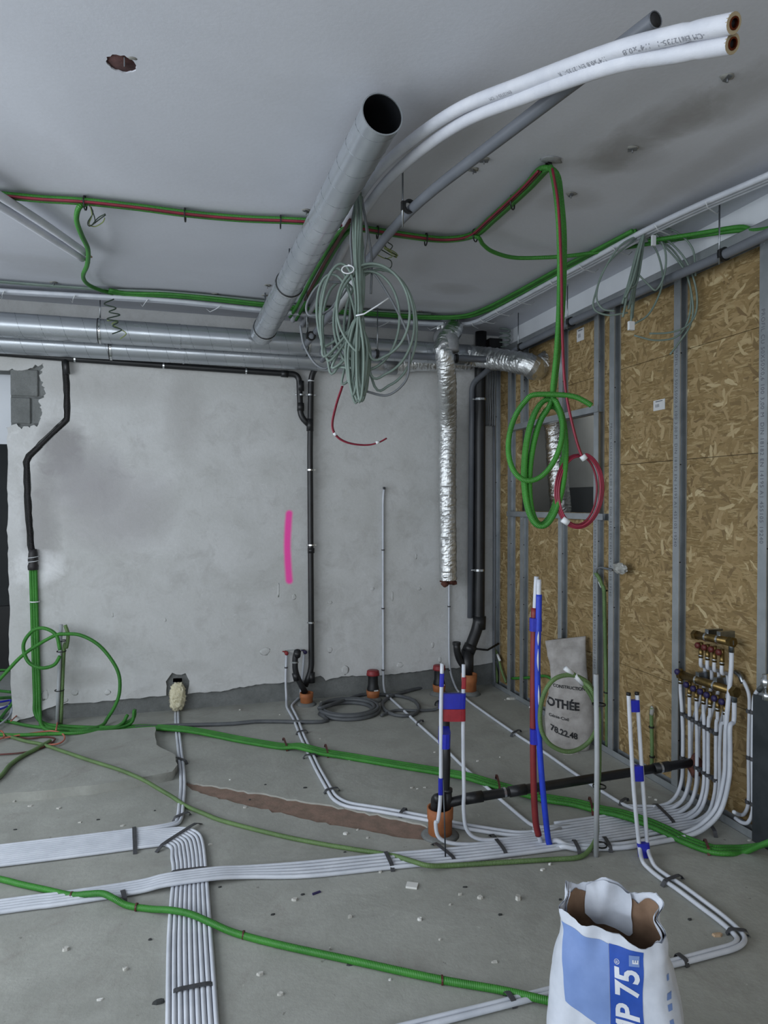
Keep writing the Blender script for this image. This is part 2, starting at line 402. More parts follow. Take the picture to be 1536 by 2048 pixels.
def textmesh(body, size, fn, seg=None, bold=0., shear=0., space=1.0, align='LEFT'):
    """lettering as a mesh; fn maps a flat text point (x, y) to the surface it is printed on"""
    cu = bpy.data.curves.new('t', 'FONT'); cu.body = body; cu.size = size; cu.offset = bold; cu.shear = shear; cu.space_character = space
    cu.resolution_u = 3; cu.align_x = align; cu.fill_mode = 'FRONT'
    ob = bpy.data.objects.new('t', cu); COL.objects.link(ob)
    dg = bpy.context.evaluated_depsgraph_get(); me = bpy.data.meshes.new_from_object(ob.evaluated_get(dg))
    bpy.data.objects.remove(ob); bpy.data.curves.remove(cu)
    bm = bmesh.new(); bm.from_mesh(me); bpy.data.meshes.remove(me)
    if seg:
        for _ in range(4):
            es = [e for e in bm.edges if e.calc_length() > seg]
            if not es: break
            bmesh.ops.subdivide_edges(bm, edges=es, cuts=1); bmesh.ops.triangulate(bm, faces=bm.faces)
    for v in bm.verts: v.co = Vector(fn(v.co.x, v.co.y))
    me = bpy.data.meshes.new('t'); bm.to_mesh(me); bm.free(); me.materials.clear(); return me
def clip(parent, p, d, r, mat='bright_steel', w=.012, name='pipe_clip', lug=None):
    o = link(name, ringmesh(p, d, r+.003, r*.9, w/2, 16), mat, parent)
    if lug is not None:
        p = Vector(p); l = Vector(lug).normalized(); q = p+l*(r+.012)
        link('clip_screw', tubemesh([p+l*r, q], .006, 8), mat, o)
    return o
def foiltube(name, pts, r, parent=None, seed=0, n=30, step=.011, amp=.11, rr=None):
    P = catmull(pts, 12); L = [0]
    for i in range(1, len(P)): L.append(L[-1]+(P[i]-P[i-1]).length)
    m = max(4, int(L[-1]/step)); Q = []; j = 0
    for i in range(m+1):
        s = L[-1]*i/m
        while j < len(L)-2 and L[j+1] < s: j += 1
        u = (s-L[j])/max(1e-9, L[j+1]-L[j]); Q.append(P[j].lerp(P[j+1], min(1, max(0, u))))
    rnd = random.Random(seed)
    def rf(s, th, i, k):
        v = Vector((math.cos(th)*r*9, math.sin(th)*r*9, s*34+seed*7))
        q = noise.noise(v*1.5)*.6+noise.noise(v*3.3)*.5
        low = noise.noise(Vector((seed, s*3.5, 0)))*.6
        return 1+amp*(q+low)+.02*(rnd.random()-.5)
    me = tubemesh(Q, rr or r, n, True, False, rf)
    return link(name, me, 'foil', parent, pts[0])
ORD = ['first', 'second', 'third', 'fourth', 'fifth', 'sixth', 'seventh', 'eighth', 'ninth', 'tenth', 'eleventh', 'twelfth', 'thirteenth']
def lump(name, c, rx, rz, mat, parent, seed, dy=.006):
    bm = bmesh.new(); bmesh.ops.create_icosphere(bm, subdivisions=2, radius=1)
    for v in bm.verts:
        k = 1+.45*noise.noise(v.co*2.1+Vector((seed*3.1, 0, 0)))
        v.co = Vector((v.co.x*rx*k, v.co.y*dy*k, v.co.z*rz*k))+Vector(c)
    return link(name, frm(bm, True), mat, parent)
# ================================================================ the setting
def jit(pts, a, seed=1, step=.03):
    """roughen an open 2-D line"""
    rnd = random.Random(seed); out = []
    for i in range(len(pts)-1):
        p, q = Vector(pts[i]), Vector(pts[i+1]); m = max(1, int((q-p).length/step))
        for k in range(m):
            v = p.lerp(q, k/m); out.append((v.x+(rnd.random()-.5)*a, v.y+(rnd.random()-.5)*a))
    out.append(tuple(pts[-1])); return out
xz = lambda L: [(p[0], p[2]) for p in L]
xy = lambda L: [(p[0], p[1]) for p in L]
# floor with the cut trench
trench = jit(xy([(-0.017,4.053,0),(0.183,3.909,0),(0.39,3.759,0),(0.586,3.61,0),(0.819,3.43,0),(0.995,3.291,0),(1.115,3.188,0),(1.143,3.104,0),(1.08,3.03,0),(0.958,3.086,0),(0.837,3.189,0),(0.75,3.246,0),(0.598,3.373,0),(0.464,3.493,0),(0.323,3.618,0),(0.175,3.756,0),(0.031,3.911,0)]), .022, 3, .035)
fl = plate('floor', [[(-7, -3.6), (4.6, -3.6), (4.6, 10), (-7, 10)], trench], .1, Matrix.Translation((0, 0, -.05)), 'concrete_floor')
props(fl, 'grey concrete floor slab with stains and a cut trench', kind='structure')
box('trench_bed', (.0, 2.6, -.12), (1.4, 4.3, -.009), 'clay_pink', fl, base=(0, 0, 0))
sl = plate('floor_patch', [jit(xy([(-1.826,4.778,0.05),(-1.466,4.993,0.05),(-1.002,5.015,0.05),(-0.561,4.959,0.05),(-0.202,4.94,0.05),(-0.196,4.709,0.05),(-0.184,4.561,0.05),(-0.117,4.45,0.05),(-0.059,4.362,0.05),(-0.054,4.178,0.05),(-0.075,4.083,0.05),(-0.301,4.024,0.05),(-0.48,4.006,0.05),(-0.73,4.012,0.05),(-0.95,4.024,0.05),(-1.298,4.025,0.05),(-1.637,4.052,0.05)]), .012, 5, .06)],
           .05, Matrix.Translation((0, 0, .025)), 'concrete_floor', fl)
# ceiling with the round hole
hc = [(-0.196,2.422,3.05)][0]
hole = [(hc[0]+.047*math.cos(i*PI/12)*(1+.07*math.sin(i*3.7)), hc[1]+.047*math.sin(i*PI/12)*(1+.09*math.cos(i*2.3))) for i in range(24)]
ce = plate('ceiling', [[(-4.6, -3.3), (4.4, -3.3), (4.4, 5.6), (-4.6, 5.6)], hole], .2, Matrix.Translation((0, 0, 3.15)), 'ceiling_paint')
props(ce, 'white painted ceiling with grey stains and a round hole', kind='structure')
link('hole_lining', tubemesh([Vector((hc[0], hc[1], 3.055)), Vector((hc[0], hc[1], 3.2))], .049, 24, True), 'brown_hole', ce)
lump('hole_rim', (hc[0]+.038, hc[1]-.042, 3.05), .014, .003, 'gypsum_board', ce, 9, .008)
link('loose_wire', tubemesh([Vector((hc[0]+.01, hc[1]-.01, 3.12)), Vector((hc[0]+.012, hc[1]-.04, 3.02))], .002, 5), 'grey_cable', ce)
# back wall: concrete core, exposed blocks, plaster coat with a ragged foot and a chased groove
wb = empty('wall_back', (0, 5.44, 0), 'plastered back wall with a bare grey concrete foot', kind='structure')
box('core', (-1.2, 5.465, 0), (2.9, 5.65, 3.06), 'concrete_block', wb)
box('lintel', (-4.5, 5.465, 2.55), (-1.2, 5.65, 3.06), 'concrete_block', wb)
for (x0, x1, z0, z1, dy) in ((-1.2, -1.02, 2.37, 2.56, .0), (-1.005, -.86, 2.37, 2.56, .003), (-1.2, -1.07, 2.17, 2.358, .002), (-1.055, -.86, 2.17, 2.358, -.002), (-1.2, -.9, 2.0, 2.158, .003)):
    box('block', (x0, 5.449+dy, z0), (x1, 5.47, z1), 'concrete_block', wb, .006)
left = xz([(-1.201,5.44,-0.005),(-1.203,5.44,0.104),(-1.209,5.44,0.249),(-1.217,5.44,0.43),(-1.219,5.44,0.611),(-1.214,5.44,0.791),(-1.22,5.44,0.971),(-1.221,5.44,1.187),(-1.226,5.44,1.403),(-1.222,5.44,1.618),(-1.223,5.44,1.833),(-1.219,5.44,1.976),(-1.221,5.44,2.137)])
patch = xz([(-1.221,5.44,2.144),(-1.17,5.44,2.16),(-1.121,5.44,2.137),(-1.066,5.44,2.149),(-1.02,5.44,2.161),(-0.996,5.44,2.264),(-1.009,5.44,2.343),(-0.969,5.44,2.395),(-1.001,5.44,2.516),(-0.984,5.44,2.604),(-1.05,5.44,2.582),(-1.102,5.44,2.561),(-1.212,5.44,2.545)])
foot = xz([(-1.201,5.44,-0.005),(-1.152,5.44,0.027),(-1.053,5.44,0.051),(-0.97,5.44,0.098),(-0.87,5.44,0.119),(-0.717,5.44,0.114),(-0.562,5.44,0.116),(-0.404,5.44,0.118),(-0.261,5.44,0.122),(-0.141,5.44,0.124),(-0.145,5.44,0.235),(-0.097,5.44,0.293),(-0.035,5.44,0.277),(0.002,5.44,0.286),(0.028,5.44,0.223),(0.017,5.44,0.123),(0.106,5.44,0.127),(0.257,5.44,0.127),(0.41,5.44,0.143),(0.566,5.44,0.159),(0.665,5.44,0.156),(0.885,5.44,0.159),(1.049,5.44,0.188),(1.099,5.44,0.148),(1.258,5.44,0.173),(1.471,5.44,0.158),(1.688,5.44,0.159),(2.001,5.44,0.171),(2.277,5.44,0.173),(2.584,5.44,0.196)])
outer = [(-4.5, 3.06), (-4.5, 2.545), (-1.24, 2.545)] + jit(patch, .022, 4, .014)[::-1] + jit(left, .012, 2, .04)[::-1] + jit(foot, .01, 8, .03) + [(2.75, .2), (2.75, 3.06)]
gc = xz([(-0.838,5.44,2.656),(-0.826,5.44,2.423),(-0.827,5.44,2.211),(-1.08,5.44,1.936),(-1.097,5.44,1.892),(-1.092,5.44,1.654),(-1.083,5.44,1.473),(-1.071,5.44,1.292),(-1.059,5.44,1.191)])
def band(c, w):
    a, b = [], []
    for i, p in enumerate(c):
        t = (Vector(c[min(i+1, len(c)-1)])-Vector(c[max(i-1, 0)])).normalized(); n = Vector((-t.y, t.x)); a.append(Vector(p)+n*w); b.append(Vector(p)-n*w)
    return jit([tuple(v) for v in a], .006, 11, .04)+jit([tuple(v) for v in b[::-1]], .006, 12, .04)
groove = band(gc, .023)
My = Matrix(((1, 0, 0, 0), (0, 0, -1, 5.4525), (0, 1, 0, 0), (0, 0, 0, 1)))
pl = plate('plaster_coat', [outer, groove], .025, My, 'plaster', wb)
gpath = [(x, 5.46, z) for x, z in gc]
cb = tube('black_conduit', [(x, 5.452, z) for x, z in gc], .015, 'black_conduit', None, 'black corrugated conduit sunk in the zigzag wall groove at the far left', 'conduit', rigid=.02, n=10)
# plaster scars standing proud of the wall
rnd = random.Random(5)
for i, (p, rx, rz) in enumerate(zip([(0.714,5.44,0.901),(0.838,5.44,0.84),(1.133,5.44,0.784),(1.492,5.44,0.881),(1.666,5.44,0.816),(1.901,5.44,0.867),(1.874,5.44,1.143),(2.023,5.44,0.383),(1.258,5.44,0.222),(0.606,5.44,0.415),(1.132,5.44,0.395),(-0.869,5.44,0.149),(-0.785,5.44,0.198),(-0.561,5.44,0.18),(-1.08,5.44,0.894),(-0.986,5.44,0.195),(-0.15,5.44,0.703),(-0.524,5.44,0.759),(2.092,5.44,0.251),(1.732,5.44,0.232)],
        (.012, .022, .025, .022, .013, .025, .012, .02, .04, .05, .03, .05, .03, .03, .02, .03, .012, .01, .02, .04), (.07, .03, .018, .018, .05, .018, .03, .03, .05, .04, .03, .03, .03, .025, .05, .05, .02, .02, .03, .03))):
    lump('plaster_scar', p, rx*.8, rz*.8, 'plaster', wb, i, .0022)
# opening at the left and the dim room beyond it
nr = empty('wall_beyond', (-2.2, 7.2, 0), 'dim room seen through the opening at the far left', kind='structure')
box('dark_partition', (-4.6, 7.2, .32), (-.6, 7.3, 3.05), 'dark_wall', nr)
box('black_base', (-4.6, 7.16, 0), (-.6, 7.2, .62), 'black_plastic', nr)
box('white_board', (-2.6, 5.72, 2.04), (-1.24, 5.76, 2.6), 'white_wall', nr)
# left and rear walls with their window openings (behind the camera)
wl = empty('wall_left', (-3.1, 1.2, 0), 'left wall with a band of window openings', kind='structure')
for lo, hi in (((-3.3, -3.3, 0), (-3.1, 5.46, .75)), ((-3.3, -3.3, 2.75), (-3.1, 5.46, 3.05)), ((-3.3, -3.3, .75), (-3.1, -.8, 2.75)), ((-3.3, 4.2, .75), (-3.1, 5.46, 2.75))):
    box('wall_section', lo, hi, 'white_wall', wl)
wr = empty('wall_rear', (0, -3.3, 0), 'rear wall with a wide window opening', kind='structure')
for lo, hi in (((-4.7, -3.5, 0), (4.4, -3.3, .6)), ((-4.7, -3.5, 2.75), (4.4, -3.3, 3.06)), ((-4.7, -3.5, .6), (-3.4, -3.3, 2.75)), ((1.0, -3.5, .6), (4.4, -3.3, 2.75))):
    box('wall_section', lo, hi, 'white_wall', wr)
# right wall: strand board behind steel studs
rw = empty('wall_right', (2.58, 3.0, 0), 'strand board wall behind an open frame of galvanised steel studs', kind='structure')
z1 = [(2.63,3.12,1.836)][0][2]; z2 = [(2.63,3.121,2.435)][0][2]
rows = [.005, z1-1.25, z1-.0, z2, 2.83]
box('upper_strip', (2.632, -3.2, 2.835), (2.66, 5.43, 3.05), 'white_wall', rw)
WY0, WY1, WZ0, WZ1 = 3.93, 5.02, 1.53, 2.19
for a, b in zip(rows[:-1], rows[1:]):
    for y0, y1 in ((-3.2, -.7), (-.7, 1.8), (1.8, 3.125), (3.125, 5.43)):
        g = .0015
        if y1 > WY1 and a < WZ1 and b > WZ0:
            if b > WZ1: box('osb_panel', (2.63, y0+g, WZ1), (2.648, y1-g, b-g), 'osb', rw)
            if a < WZ0: box('osb_panel', (2.63, y0+g, a+g), (2.648, y1-g, WZ0), 'osb', rw)
            lo_, hi_ = max(a+g, WZ0), min(b-g, WZ1)
            box('osb_panel', (2.63, y0+g, lo_), (2.648, WY0, hi_), 'osb', rw); box('osb_panel', (2.63, WY1, lo_), (2.648, y1-g, hi_), 'osb', rw)
        else: box('osb_panel', (2.63, y0+g, a+g), (2.648, y1-g, b-g), 'osb', rw)
box('board_backing', (2.655, -3.2, 0), (2.67, 3.9, 3.0), 'dark_wall', rw)
def channel(name, y0, y1, za, zb, parent, axis='z', x0=2.58, d=.049, lip=.007, t=.0012):
    """C-section: face towards the room, two folded lips, open towards the camera side"""
    prof = [(x0+lip*.9, y0), (x0, y0), (x0, y1), (x0+d, y1), (x0+d, y0), (x0+d-lip, y0)]
    inn = [(x0+lip*.9, y0+t), (x0+t, y0+t), (x0+t, y1-t), (x0+d-t, y1-t), (x0+d-t, y0+t), (x0+d-lip, y0+t)]
    vs, fs = [], []; n = len(prof)
    for z in (za, zb):
        for q in prof+inn: vs.append((q[0], q[1], z))
    for i in range(n-1):
        fs.append((i, i+1, 2*n+i+1, 2*n+i)); fs.append((n+i+1, n+i, 3*n+i, 3*n+i+1))
        for o in (0, 2*n): fs.append((o+i, o+i+1, o+n+i+1, o+n+i))
    for i in (0, n-1): fs.append((i, n+i, 3*n+i, 2*n+i))
    return link(name, mesh(vs, fs, False), 'zinc', parent)
def studtext(parent, y0, ztop, body, size=.03):
    fn = lambda u, v: (2.5795, y0+.038-v, ztop-u)
    link('printed_text', textmesh(body, size, fn, space=1.15), 'print_grey', parent)
BODY = 'PROFIL CU 50X50X0,6 100 3,00 M  DIN 18182 EN 14195 A1 455105 19240'
for y0, za, zb, tx in ((2.52, 0.0, 2.83, (2.5, BODY)), (3.10, 0, 2.83, (2.45, BODY)), (3.69, 0, 2.83, (2.1, BODY)), (3.86, 0, 2.83, (1.6, BODY)), (4.30, 0, 1.5, None), (4.30, 2.22, 2.83, None),
                       (4.88, 0, 1.5, None), (4.88, 2.22, 2.83, None), (5.10, 0, 2.83, None), (5.385, 0, 2.83, None), (1.92, 0, 2.83, None), (1.32, 0, 2.83, None)):
    s = channel('stud', y0, y0+.05, za+.002, zb, rw)
    if tx: studtext(s, y0, tx[0], tx[1])
    r2 = random.Random(int(y0*100))
    for k in range(5):
        z = za+.15+(zb-za-.2)*(k+r2.random()*.5)/5
        box('slot', (2.583, y0-.001, z), (2.592, y0+.004, z+.006), 'black_plastic', s)
    for z in (za+.02, zb-.03):
        lathe('screw', (2.58, y0+.025, z), [(.004, 0), (.004, .002), (.001, .003)], 'bright_steel', s, 8, (-1, 0, 0))
def utrack(name, y0, y1, z0, h, up, parent, d=.052):
    x0 = 2.577; t = .0015
    lo = (x0, y0, z0)
    bm = bmesh.new(); bmesh.ops.create_cube(bm, size=1); bm.free()
    o = box(name, (x0, y0, z0), (x0+t, y1, z0+h), 'zinc', parent)
    box('flange', (x0+d, y0, z0), (x0+d+t*.3, y1, z0+h), 'zinc', o)
    zz = z0 if up else z0+h-t
    box('web', (x0, y0, zz), (x0+d, y1, zz+t), 'zinc', o)
    return o
utrack('top_track', -3.2, 5.43, 2.82, .085, False, rw)
utrack('floor_track', 2.5, 5.43, .0, .04, True, rw)
utrack('header_track', 3.86, 5.10, 2.19, .045, True, rw)
utrack('sill_track', 3.80, 5.16, 1.485, .042, True, rw)
box('wood_strip', (2.6, 3.905, 1.53), (2.63, 3.935, 2.2), 'kraft_pale', rw)
# recess behind the window opening
wn = empty('wall_shaft', (3.2, 4.5, 0), 'grey plasterboard shaft behind the framed opening', kind='structure')
box('shaft_back', (3.75, 3.7, .5), (3.8, 6.2, 3.05), 'gypsum_board', wn)
box('shaft_side', (2.66, 3.85, .5), (3.8, 3.90, 3.05), 'gypsum_board', wn)
box('shaft_far_side', (2.66, 6.2, .5), (3.8, 6.25, 3.05), 'gypsum_board', wn)
box('dark_panel', (3.72, 5.1, .5), (3.748, 6.2, 1.75), 'dark_wall', wn)  # solid dark panel over the low far part of the shaft back
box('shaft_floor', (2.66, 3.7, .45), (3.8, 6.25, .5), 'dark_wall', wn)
# ================================================================ under the ceiling
def helix(a, b, r, pitch, n=14, ph=0.):
    a, b = Vector(a), Vector(b); d = (b-a).normalized(); e = d.orthogonal().normalized(); g = d.cross(e); L = (b-a).length; m = int(L/pitch*n)
    return [a+d*(L*i/m)+(e*math.cos(2*PI*i/n+ph)+g*math.sin(2*PI*i/n+ph))*(r(i/m) if callable(r) else r) for i in range(m+1)]
def duct(name, a, b, r, label, pitch=.137, open_end=False, r2=None, clamps=(), couplings=(), seams=None, ph=0.):
    r2 = r2 or r; rr = lambda u: r+(r2-r)*u
    a, b = Vector(a), Vector(b); d = (b-a).normalized()
    t = empty(name, a, label, 'duct')
    n = 40
    P = [a.lerp(b, i/24) for i in range(25)]
    link('duct_shell', tubemesh(P, rr, n, not open_end), 'spiral_steel', t)
    s0, s1 = seams or (0, 1)
    link('spiral_seam', tubemesh(helix(a.lerp(b, s0), a.lerp(b, s1), lambda u: rr(s0+(s1-s0)*u), pitch, 18, ph), .0015, 4), 'seam_steel', t)
    if open_end:
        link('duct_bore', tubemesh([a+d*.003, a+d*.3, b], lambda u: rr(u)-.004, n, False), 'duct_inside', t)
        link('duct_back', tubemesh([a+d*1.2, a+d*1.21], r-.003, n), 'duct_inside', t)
        link('duct_rim', ringmesh(a+d*.004, d, r+.0015, r-.003, .005, 40), 'zinc', t)
    for u in clamps:
        c = link('duct_clamp', ringmesh(a.lerp(b, u), d, rr(u)+.006, rr(u)-.001, .007, 36), 'bright_steel', t)
        link('rubber_strip', ringmesh(a.lerp(b, u)-d*.010, d, rr(u)+.004, rr(u)-.001, .004, 36), 'black_plastic', c)
        q = a.lerp(b, u); sd = d.cross(Vector((0, 0, 1))).normalized()
        for s in (-1, 1):
            cyl('clamp_screw', q+sd*s*(rr(u)+.002)-Vector((0, 0, .014)), q+sd*s*(rr(u)+.002)+Vector((0, 0, .014)), .005, 'steel', c, 8)
    for u in couplings:
        link('coupling_bead', ringmesh(a.lerp(b, u), d, rr(u)+.004, rr(u)-.001, .006, 36), 'spiral_steel', t)
    return t
def rod(name, a, b, label, parent=None, r=.004):
    if parent: return cyl(name, a, b, r, 'steel', parent, 8)
A = [(0.654,2.254,2.93)][0]; Bq = [(0.531,4.909,2.8)][0]
dv = duct('spiral_duct', A, Bq, .0725, 'short spiral steel duct running into the room with its open dark end', .125, True, .079, (.62, .945))
box('duct_label', Vector([(0.436,5.068,2.74)][0])-Vector((.018, .012, .02)), Vector([(0.436,5.068,2.74)][0])+Vector((.018, .012, .02)), 'sticker', dv, rot=Matrix.Rotation(.5, 4, 'Y'))
fd = duct('spiral_duct', (-2.6, 5.1, 2.79), (2.2, 5.1, 2.79), .083, 'long spiral steel duct under the ceiling, front one of two along the plastered wall', .137, False, None, (.425, .728), (.535,), ph=1.)
rd = duct('spiral_duct', (-2.6, 5.30, 2.715), (1.65, 5.30, 2.715), .078, 'long spiral steel duct behind and below its twin, nearest the plastered wall', .137, False, None, (.492,), (.61,), ph=2.2)
for par, X_, Y_, z0 in ((fd, -.56, 5.1, 2.875), (fd, .894, 5.1, 2.875)):
    cyl('threaded_rod', (X_, Y_, z0), (X_, Y_, 3.05), .004, 'steel', par, 8)
for u in (.62, .945):
    q = Vector(A).lerp(Vector(Bq), u); cyl('threaded_rod', q+Vector((0, 0, .08)), (q.x, q.y, 3.05), .004, 'steel', dv, 8)
# foil-wrapped flexible ducts
fv = empty('flexible_duct', [(2.097,5.27,0.947)][0], 'silver foil flexible duct hanging down the plastered wall with a torn end', 'duct')
foiltube('foil_sleeve', [(2.097,5.27,0.956),(2.092,5.27,1.372),(2.087,5.27,1.828),(2.091,5.27,2.242)] + [(1.979,5,2.523)] + [(1.927,4.9,2.688),(1.906,4.9,2.794)] + [(2.02, 4.97, 2.965), (1.97, 5.1, 2.985)], .074, fv, 1)
q = Vector([(1.935,4.9,2.819)][0]); link('tape_wrap', tubemesh(catmull([q+Vector((.02, -.01, -.06)), q+Vector((.02, .0, .02)), q+Vector((.02, .05, .06)), q+Vector((.02, .16, .085))], 5), .074, 20), 'grey_tape', fv)
for i, (dx, dz, rx, rz) in enumerate(((-.035, -.02, .03, .03), (.02, -.012, .045, .02), (.06, -.02, .025, .02), (-.01, -.005, .05, .015))):
    lump('insulation_tuft', Vector([(2.097,5.27,0.947)][0])+Vector((dx, -.02+.02*i, dz)), rx, rz, 'mineral_wool_dark', fv, i+40, .03)
fe = empty('flexible_duct', (2.2, 5.1, 2.79), 'silver foil elbow turning from the front duct into the strand board wall', 'duct')
foiltube('foil_sleeve', [(2.17, 5.1, 2.79), (2.3, 5.07, 2.775)] + [(2.45,4.594,2.635)] + [(2.56,4.642,2.613)] + [(2.7, 4.66, 2.71)], .082, fe, 2, amp=.14)
fh = empty('flexible_duct', [(1.678,5.3,2.761)][0], 'silver foil flexible joint at the end of the rear duct against the wall', 'duct')
foiltube('foil_sleeve', [(1.64, 5.3, 2.715)] + [(1.816,5.3,2.753),(2.035,5.3,2.766),(2.304,5.3,2.789)], .075, fh, 3, amp=.13)
fs = empty('flexible_duct', (3.0, 4.9, 1.3), 'silver foil flexible duct seen through the framed wall opening', 'duct')
foiltube('foil_sleeve', [(3,5.149,2.893),(3,5.129,2.34),(3,5.095,2.042),(3,5.061,1.788),(3,5.012,1.455),(3,4.991,0.791)], .085, fs, 4)
# ------------------------------------------------ insulated copper pair with hollow ends
def along(P, s):
    """point and tangent at distance s along P"""
    for i in range(len(P)-1):
        L = (P[i+1]-P[i]).length
        if s <= L or i == len(P)-2: return P[i].lerp(P[i+1], s/L), (P[i+1]-P[i]).normalized()
        s -= L
def pipetext(parent, pts, r, body, size, s0, toward=(0, 0, 1.2), flip=False, sub=8, mat='print_pale'):
    P = catmull(pts, sub)
    def fn(u, v):
        p, t = along(P, s0+u); e = (Vector(toward)-p); e = (e-t*e.dot(t)).normalized(); g = t.cross(e)
        ph = (v-size*.35)/r*(-1 if flip else 1)
        return p+(e*math.cos(ph)+g*math.sin(ph))*(r+.0006)
    return link('printed_text', textmesh(body, size, fn, .02, space=1.1), mat, parent)
ip1 = [(1.103,1.17,2.6),(1.076,1.315,2.665),(1.01,1.467,2.71),(0.961,1.812,2.83),(0.879,2.151,2.92),(0.807,2.538,2.97),(0.778,2.917,3),(0.792,3.415,3.02),(0.806,4.16,3.02),(0.812,5.297,3.02)]
ip2 = [(1.126,1.198,2.58),(1.1,1.344,2.645),(1.023,1.486,2.69),(0.977,1.844,2.81),(0.911,2.183,2.9),(0.848,2.585,2.95),(0.824,2.985,2.98),(0.851,3.533,3.02),(0.883,4.305,3.02),(0.904,5.425,3.02)]
for nm, pts, lab in (('a', ip1, 'open-ended white insulated copper pipe under the ceiling, upper one of the curved pair'), ('b', ip2, 'open-ended white insulated copper pipe under the ceiling, lower one of the curved pair')):
    t = empty('insulated_pipe', pts[0], lab, 'pipe'); P = catmull(pts, 8); L = sum((P[i+1]-P[i]).length for i in range(len(P)-1))
    pin = (Vector(pts[0])-Vector(pts[2])).length/L
    link('foam_sleeve', tubemesh(P, lambda u: .0205*(1-.22*math.exp(-((u-pin)/.006)**2)), 16, False), 'white_foam', t)
    d = (P[1]-P[0]).normalized()
    link('foam_end', ringmesh(P[0]+d*.002, d, .0203, .012, .002, 18), 'kraft_pale', t)
    link('copper_pipe', ringmesh(P[0]+d*.004, d, .0125, .009, .006, 18), 'copper', t); link('pipe_bore', tubemesh([P[0]+d*.006, P[0]+d*.02], .0095, 14), 'pipe_inside', t)
    if nm == 'a': 
        pipetext(t, pts, .0205, '-CM EN12735-1  1/4"x0.8', .019, .06, (0, .2, 0), True); pipetext(t, pts, .0205, '1/4"x0.8 EN12735-1 R', .019, .33, (0, .2, 0), True)
        pipetext(t, pts, .0205, 'EN12735-1  CM', .015, .75, (0, .2, 0), True)
lp1 = [(-0.971,3.131,2.99),(-0.8,3.468,2.99),(-0.666,3.759,2.99),(-0.528,4.115,2.99)]; lp2 = [(-1.015,3.215,2.98),(-0.822,3.565,2.98),(-0.703,3.835,2.98),(-0.551,4.189,2.98)]
for pts, lab in ((lp1, 'white insulated pipe at the ceiling edge far left, upper one of two'), (lp2, 'white insulated pipe at the ceiling edge far left, lower one of two')):
    t = empty('insulated_pipe', pts[0], lab, 'pipe'); P = catmull(pts, 6)
    link('foam_sleeve', tubemesh(P, .0205, 14), 'white_foam', t); d = (P[-1]-P[-2]).normalized()
    link('copper_end', tubemesh([P[-1], P[-1]+d*.07], .006, 8), 'wood_chip', t)
# ------------------------------------------------ long grey waste pipe with hangers
gp = [(1.127,1.45,2.8)] + [(0.927,2.774,2.86),(0.915,3.433,2.86)] + [(0.878,4.016,2.78)] + [(0.819,4.851,2.71)]
t = hollow('waste_pipe', gp, .0215, .0025, 'grey_pvc', 'pipe_inside', None, 18, .4)
props(t, 'long grey plastic waste pipe with an open end slung under the ceiling', 'pipe')
cyl('pipe_sleeve', [(0.89,3.579,2.8)][0], [(0.871,3.999,2.757)][0], .029, 'pale_grey_pvc', t, 16)
def hanger(p, d, r, label, ztop=3.05, below=.0, off=(-.02, 0, 0)):
    p = Vector(p); o = Vector(off)
    h = empty('pipe_hanger', p, label, 'hanger')
    link('clamp_ring', ringmesh(p, d, r+.009, r-.0005, .01, 18), 'black_plastic', h)
    box('clamp_lug', p+o*1.3-Vector((.009, .009, .02)), p+o*1.3+Vector((.009, .009, .02)), 'black_plastic', h, .003)
    cyl('threaded_rod', (p.x+o.x*1.4, p.y+o.y*1.4, p.z-below), (p.x+o.x*1.4, p.y+o.y*1.4, ztop), .004, 'steel', h, 8)
    return h
gd = (Vector(gp[1])-Vector(gp[0]))
hanger([(0.92,2.766,2.86)][0], gd, .0195, 'black clamp and rod on the long grey waste pipe nearest its open end', 3.05, .09)
hanger([(0.911,3.489,2.855)][0], gd, .0195, 'black pipe clamp on the grey waste pipe beside the hanging cable coil')
hanger([(0.811,4.503,2.71)][0], gd, .022, 'small black pipe clamp on the grey waste pipe just before the wall ducts')
# grey pipes near the back corner
gh = tube('waste_pipe', [(0.954,4.93,2.707),(1.649,4.93,2.716),(2.554,4.93,2.73)], .026, 'grey_pvc', None, 'level grey pipe crossing in front of the foil ducts below the ceiling', 'pipe', sub=1, n=16)
for x_, p in enumerate([(1.384,4.93,2.715),(2.026,4.93,2.719)]):
    hanger(p, (1, 0, 0), .026, ('black clamp and rod on the level grey pipe beside the cable coil', 'black clamp and rod on the level grey pipe beside the vertical foil duct')[x_], off=(0, -.02, 0))
gr_pts = [(2.48, 1.6, 2.80)] + [(2.48,2.657,2.785),(2.48,4.002,2.806),(2.48,4.698,2.794)] + [(2.44, 5.0, 2.755)] + [(2.349,5.36,2.609),(2.335,5.36,0.613)]
gt = tube('waste_pipe', gr_pts, .024, 'grey_pvc', None, 'grey pipe along the steel top track that turns down beside the black soil stack', 'pipe', rigid=.07, n=14)
for i, (p, lab) in enumerate(zip([(2.48,2.682,2.787),(2.48,4.026,2.806),(2.48,4.722,2.792)], ('black clamp on the grey pipe at the top track, nearest the picture edge', 'black clamp on the grey pipe at the top track, middle of three', 'black clamp on the grey pipe at the top track, beside the foil elbow'))):
    hanger(p, (0, 1, 0), .024, lab, off=(-.02, 0, 0), below=.05)
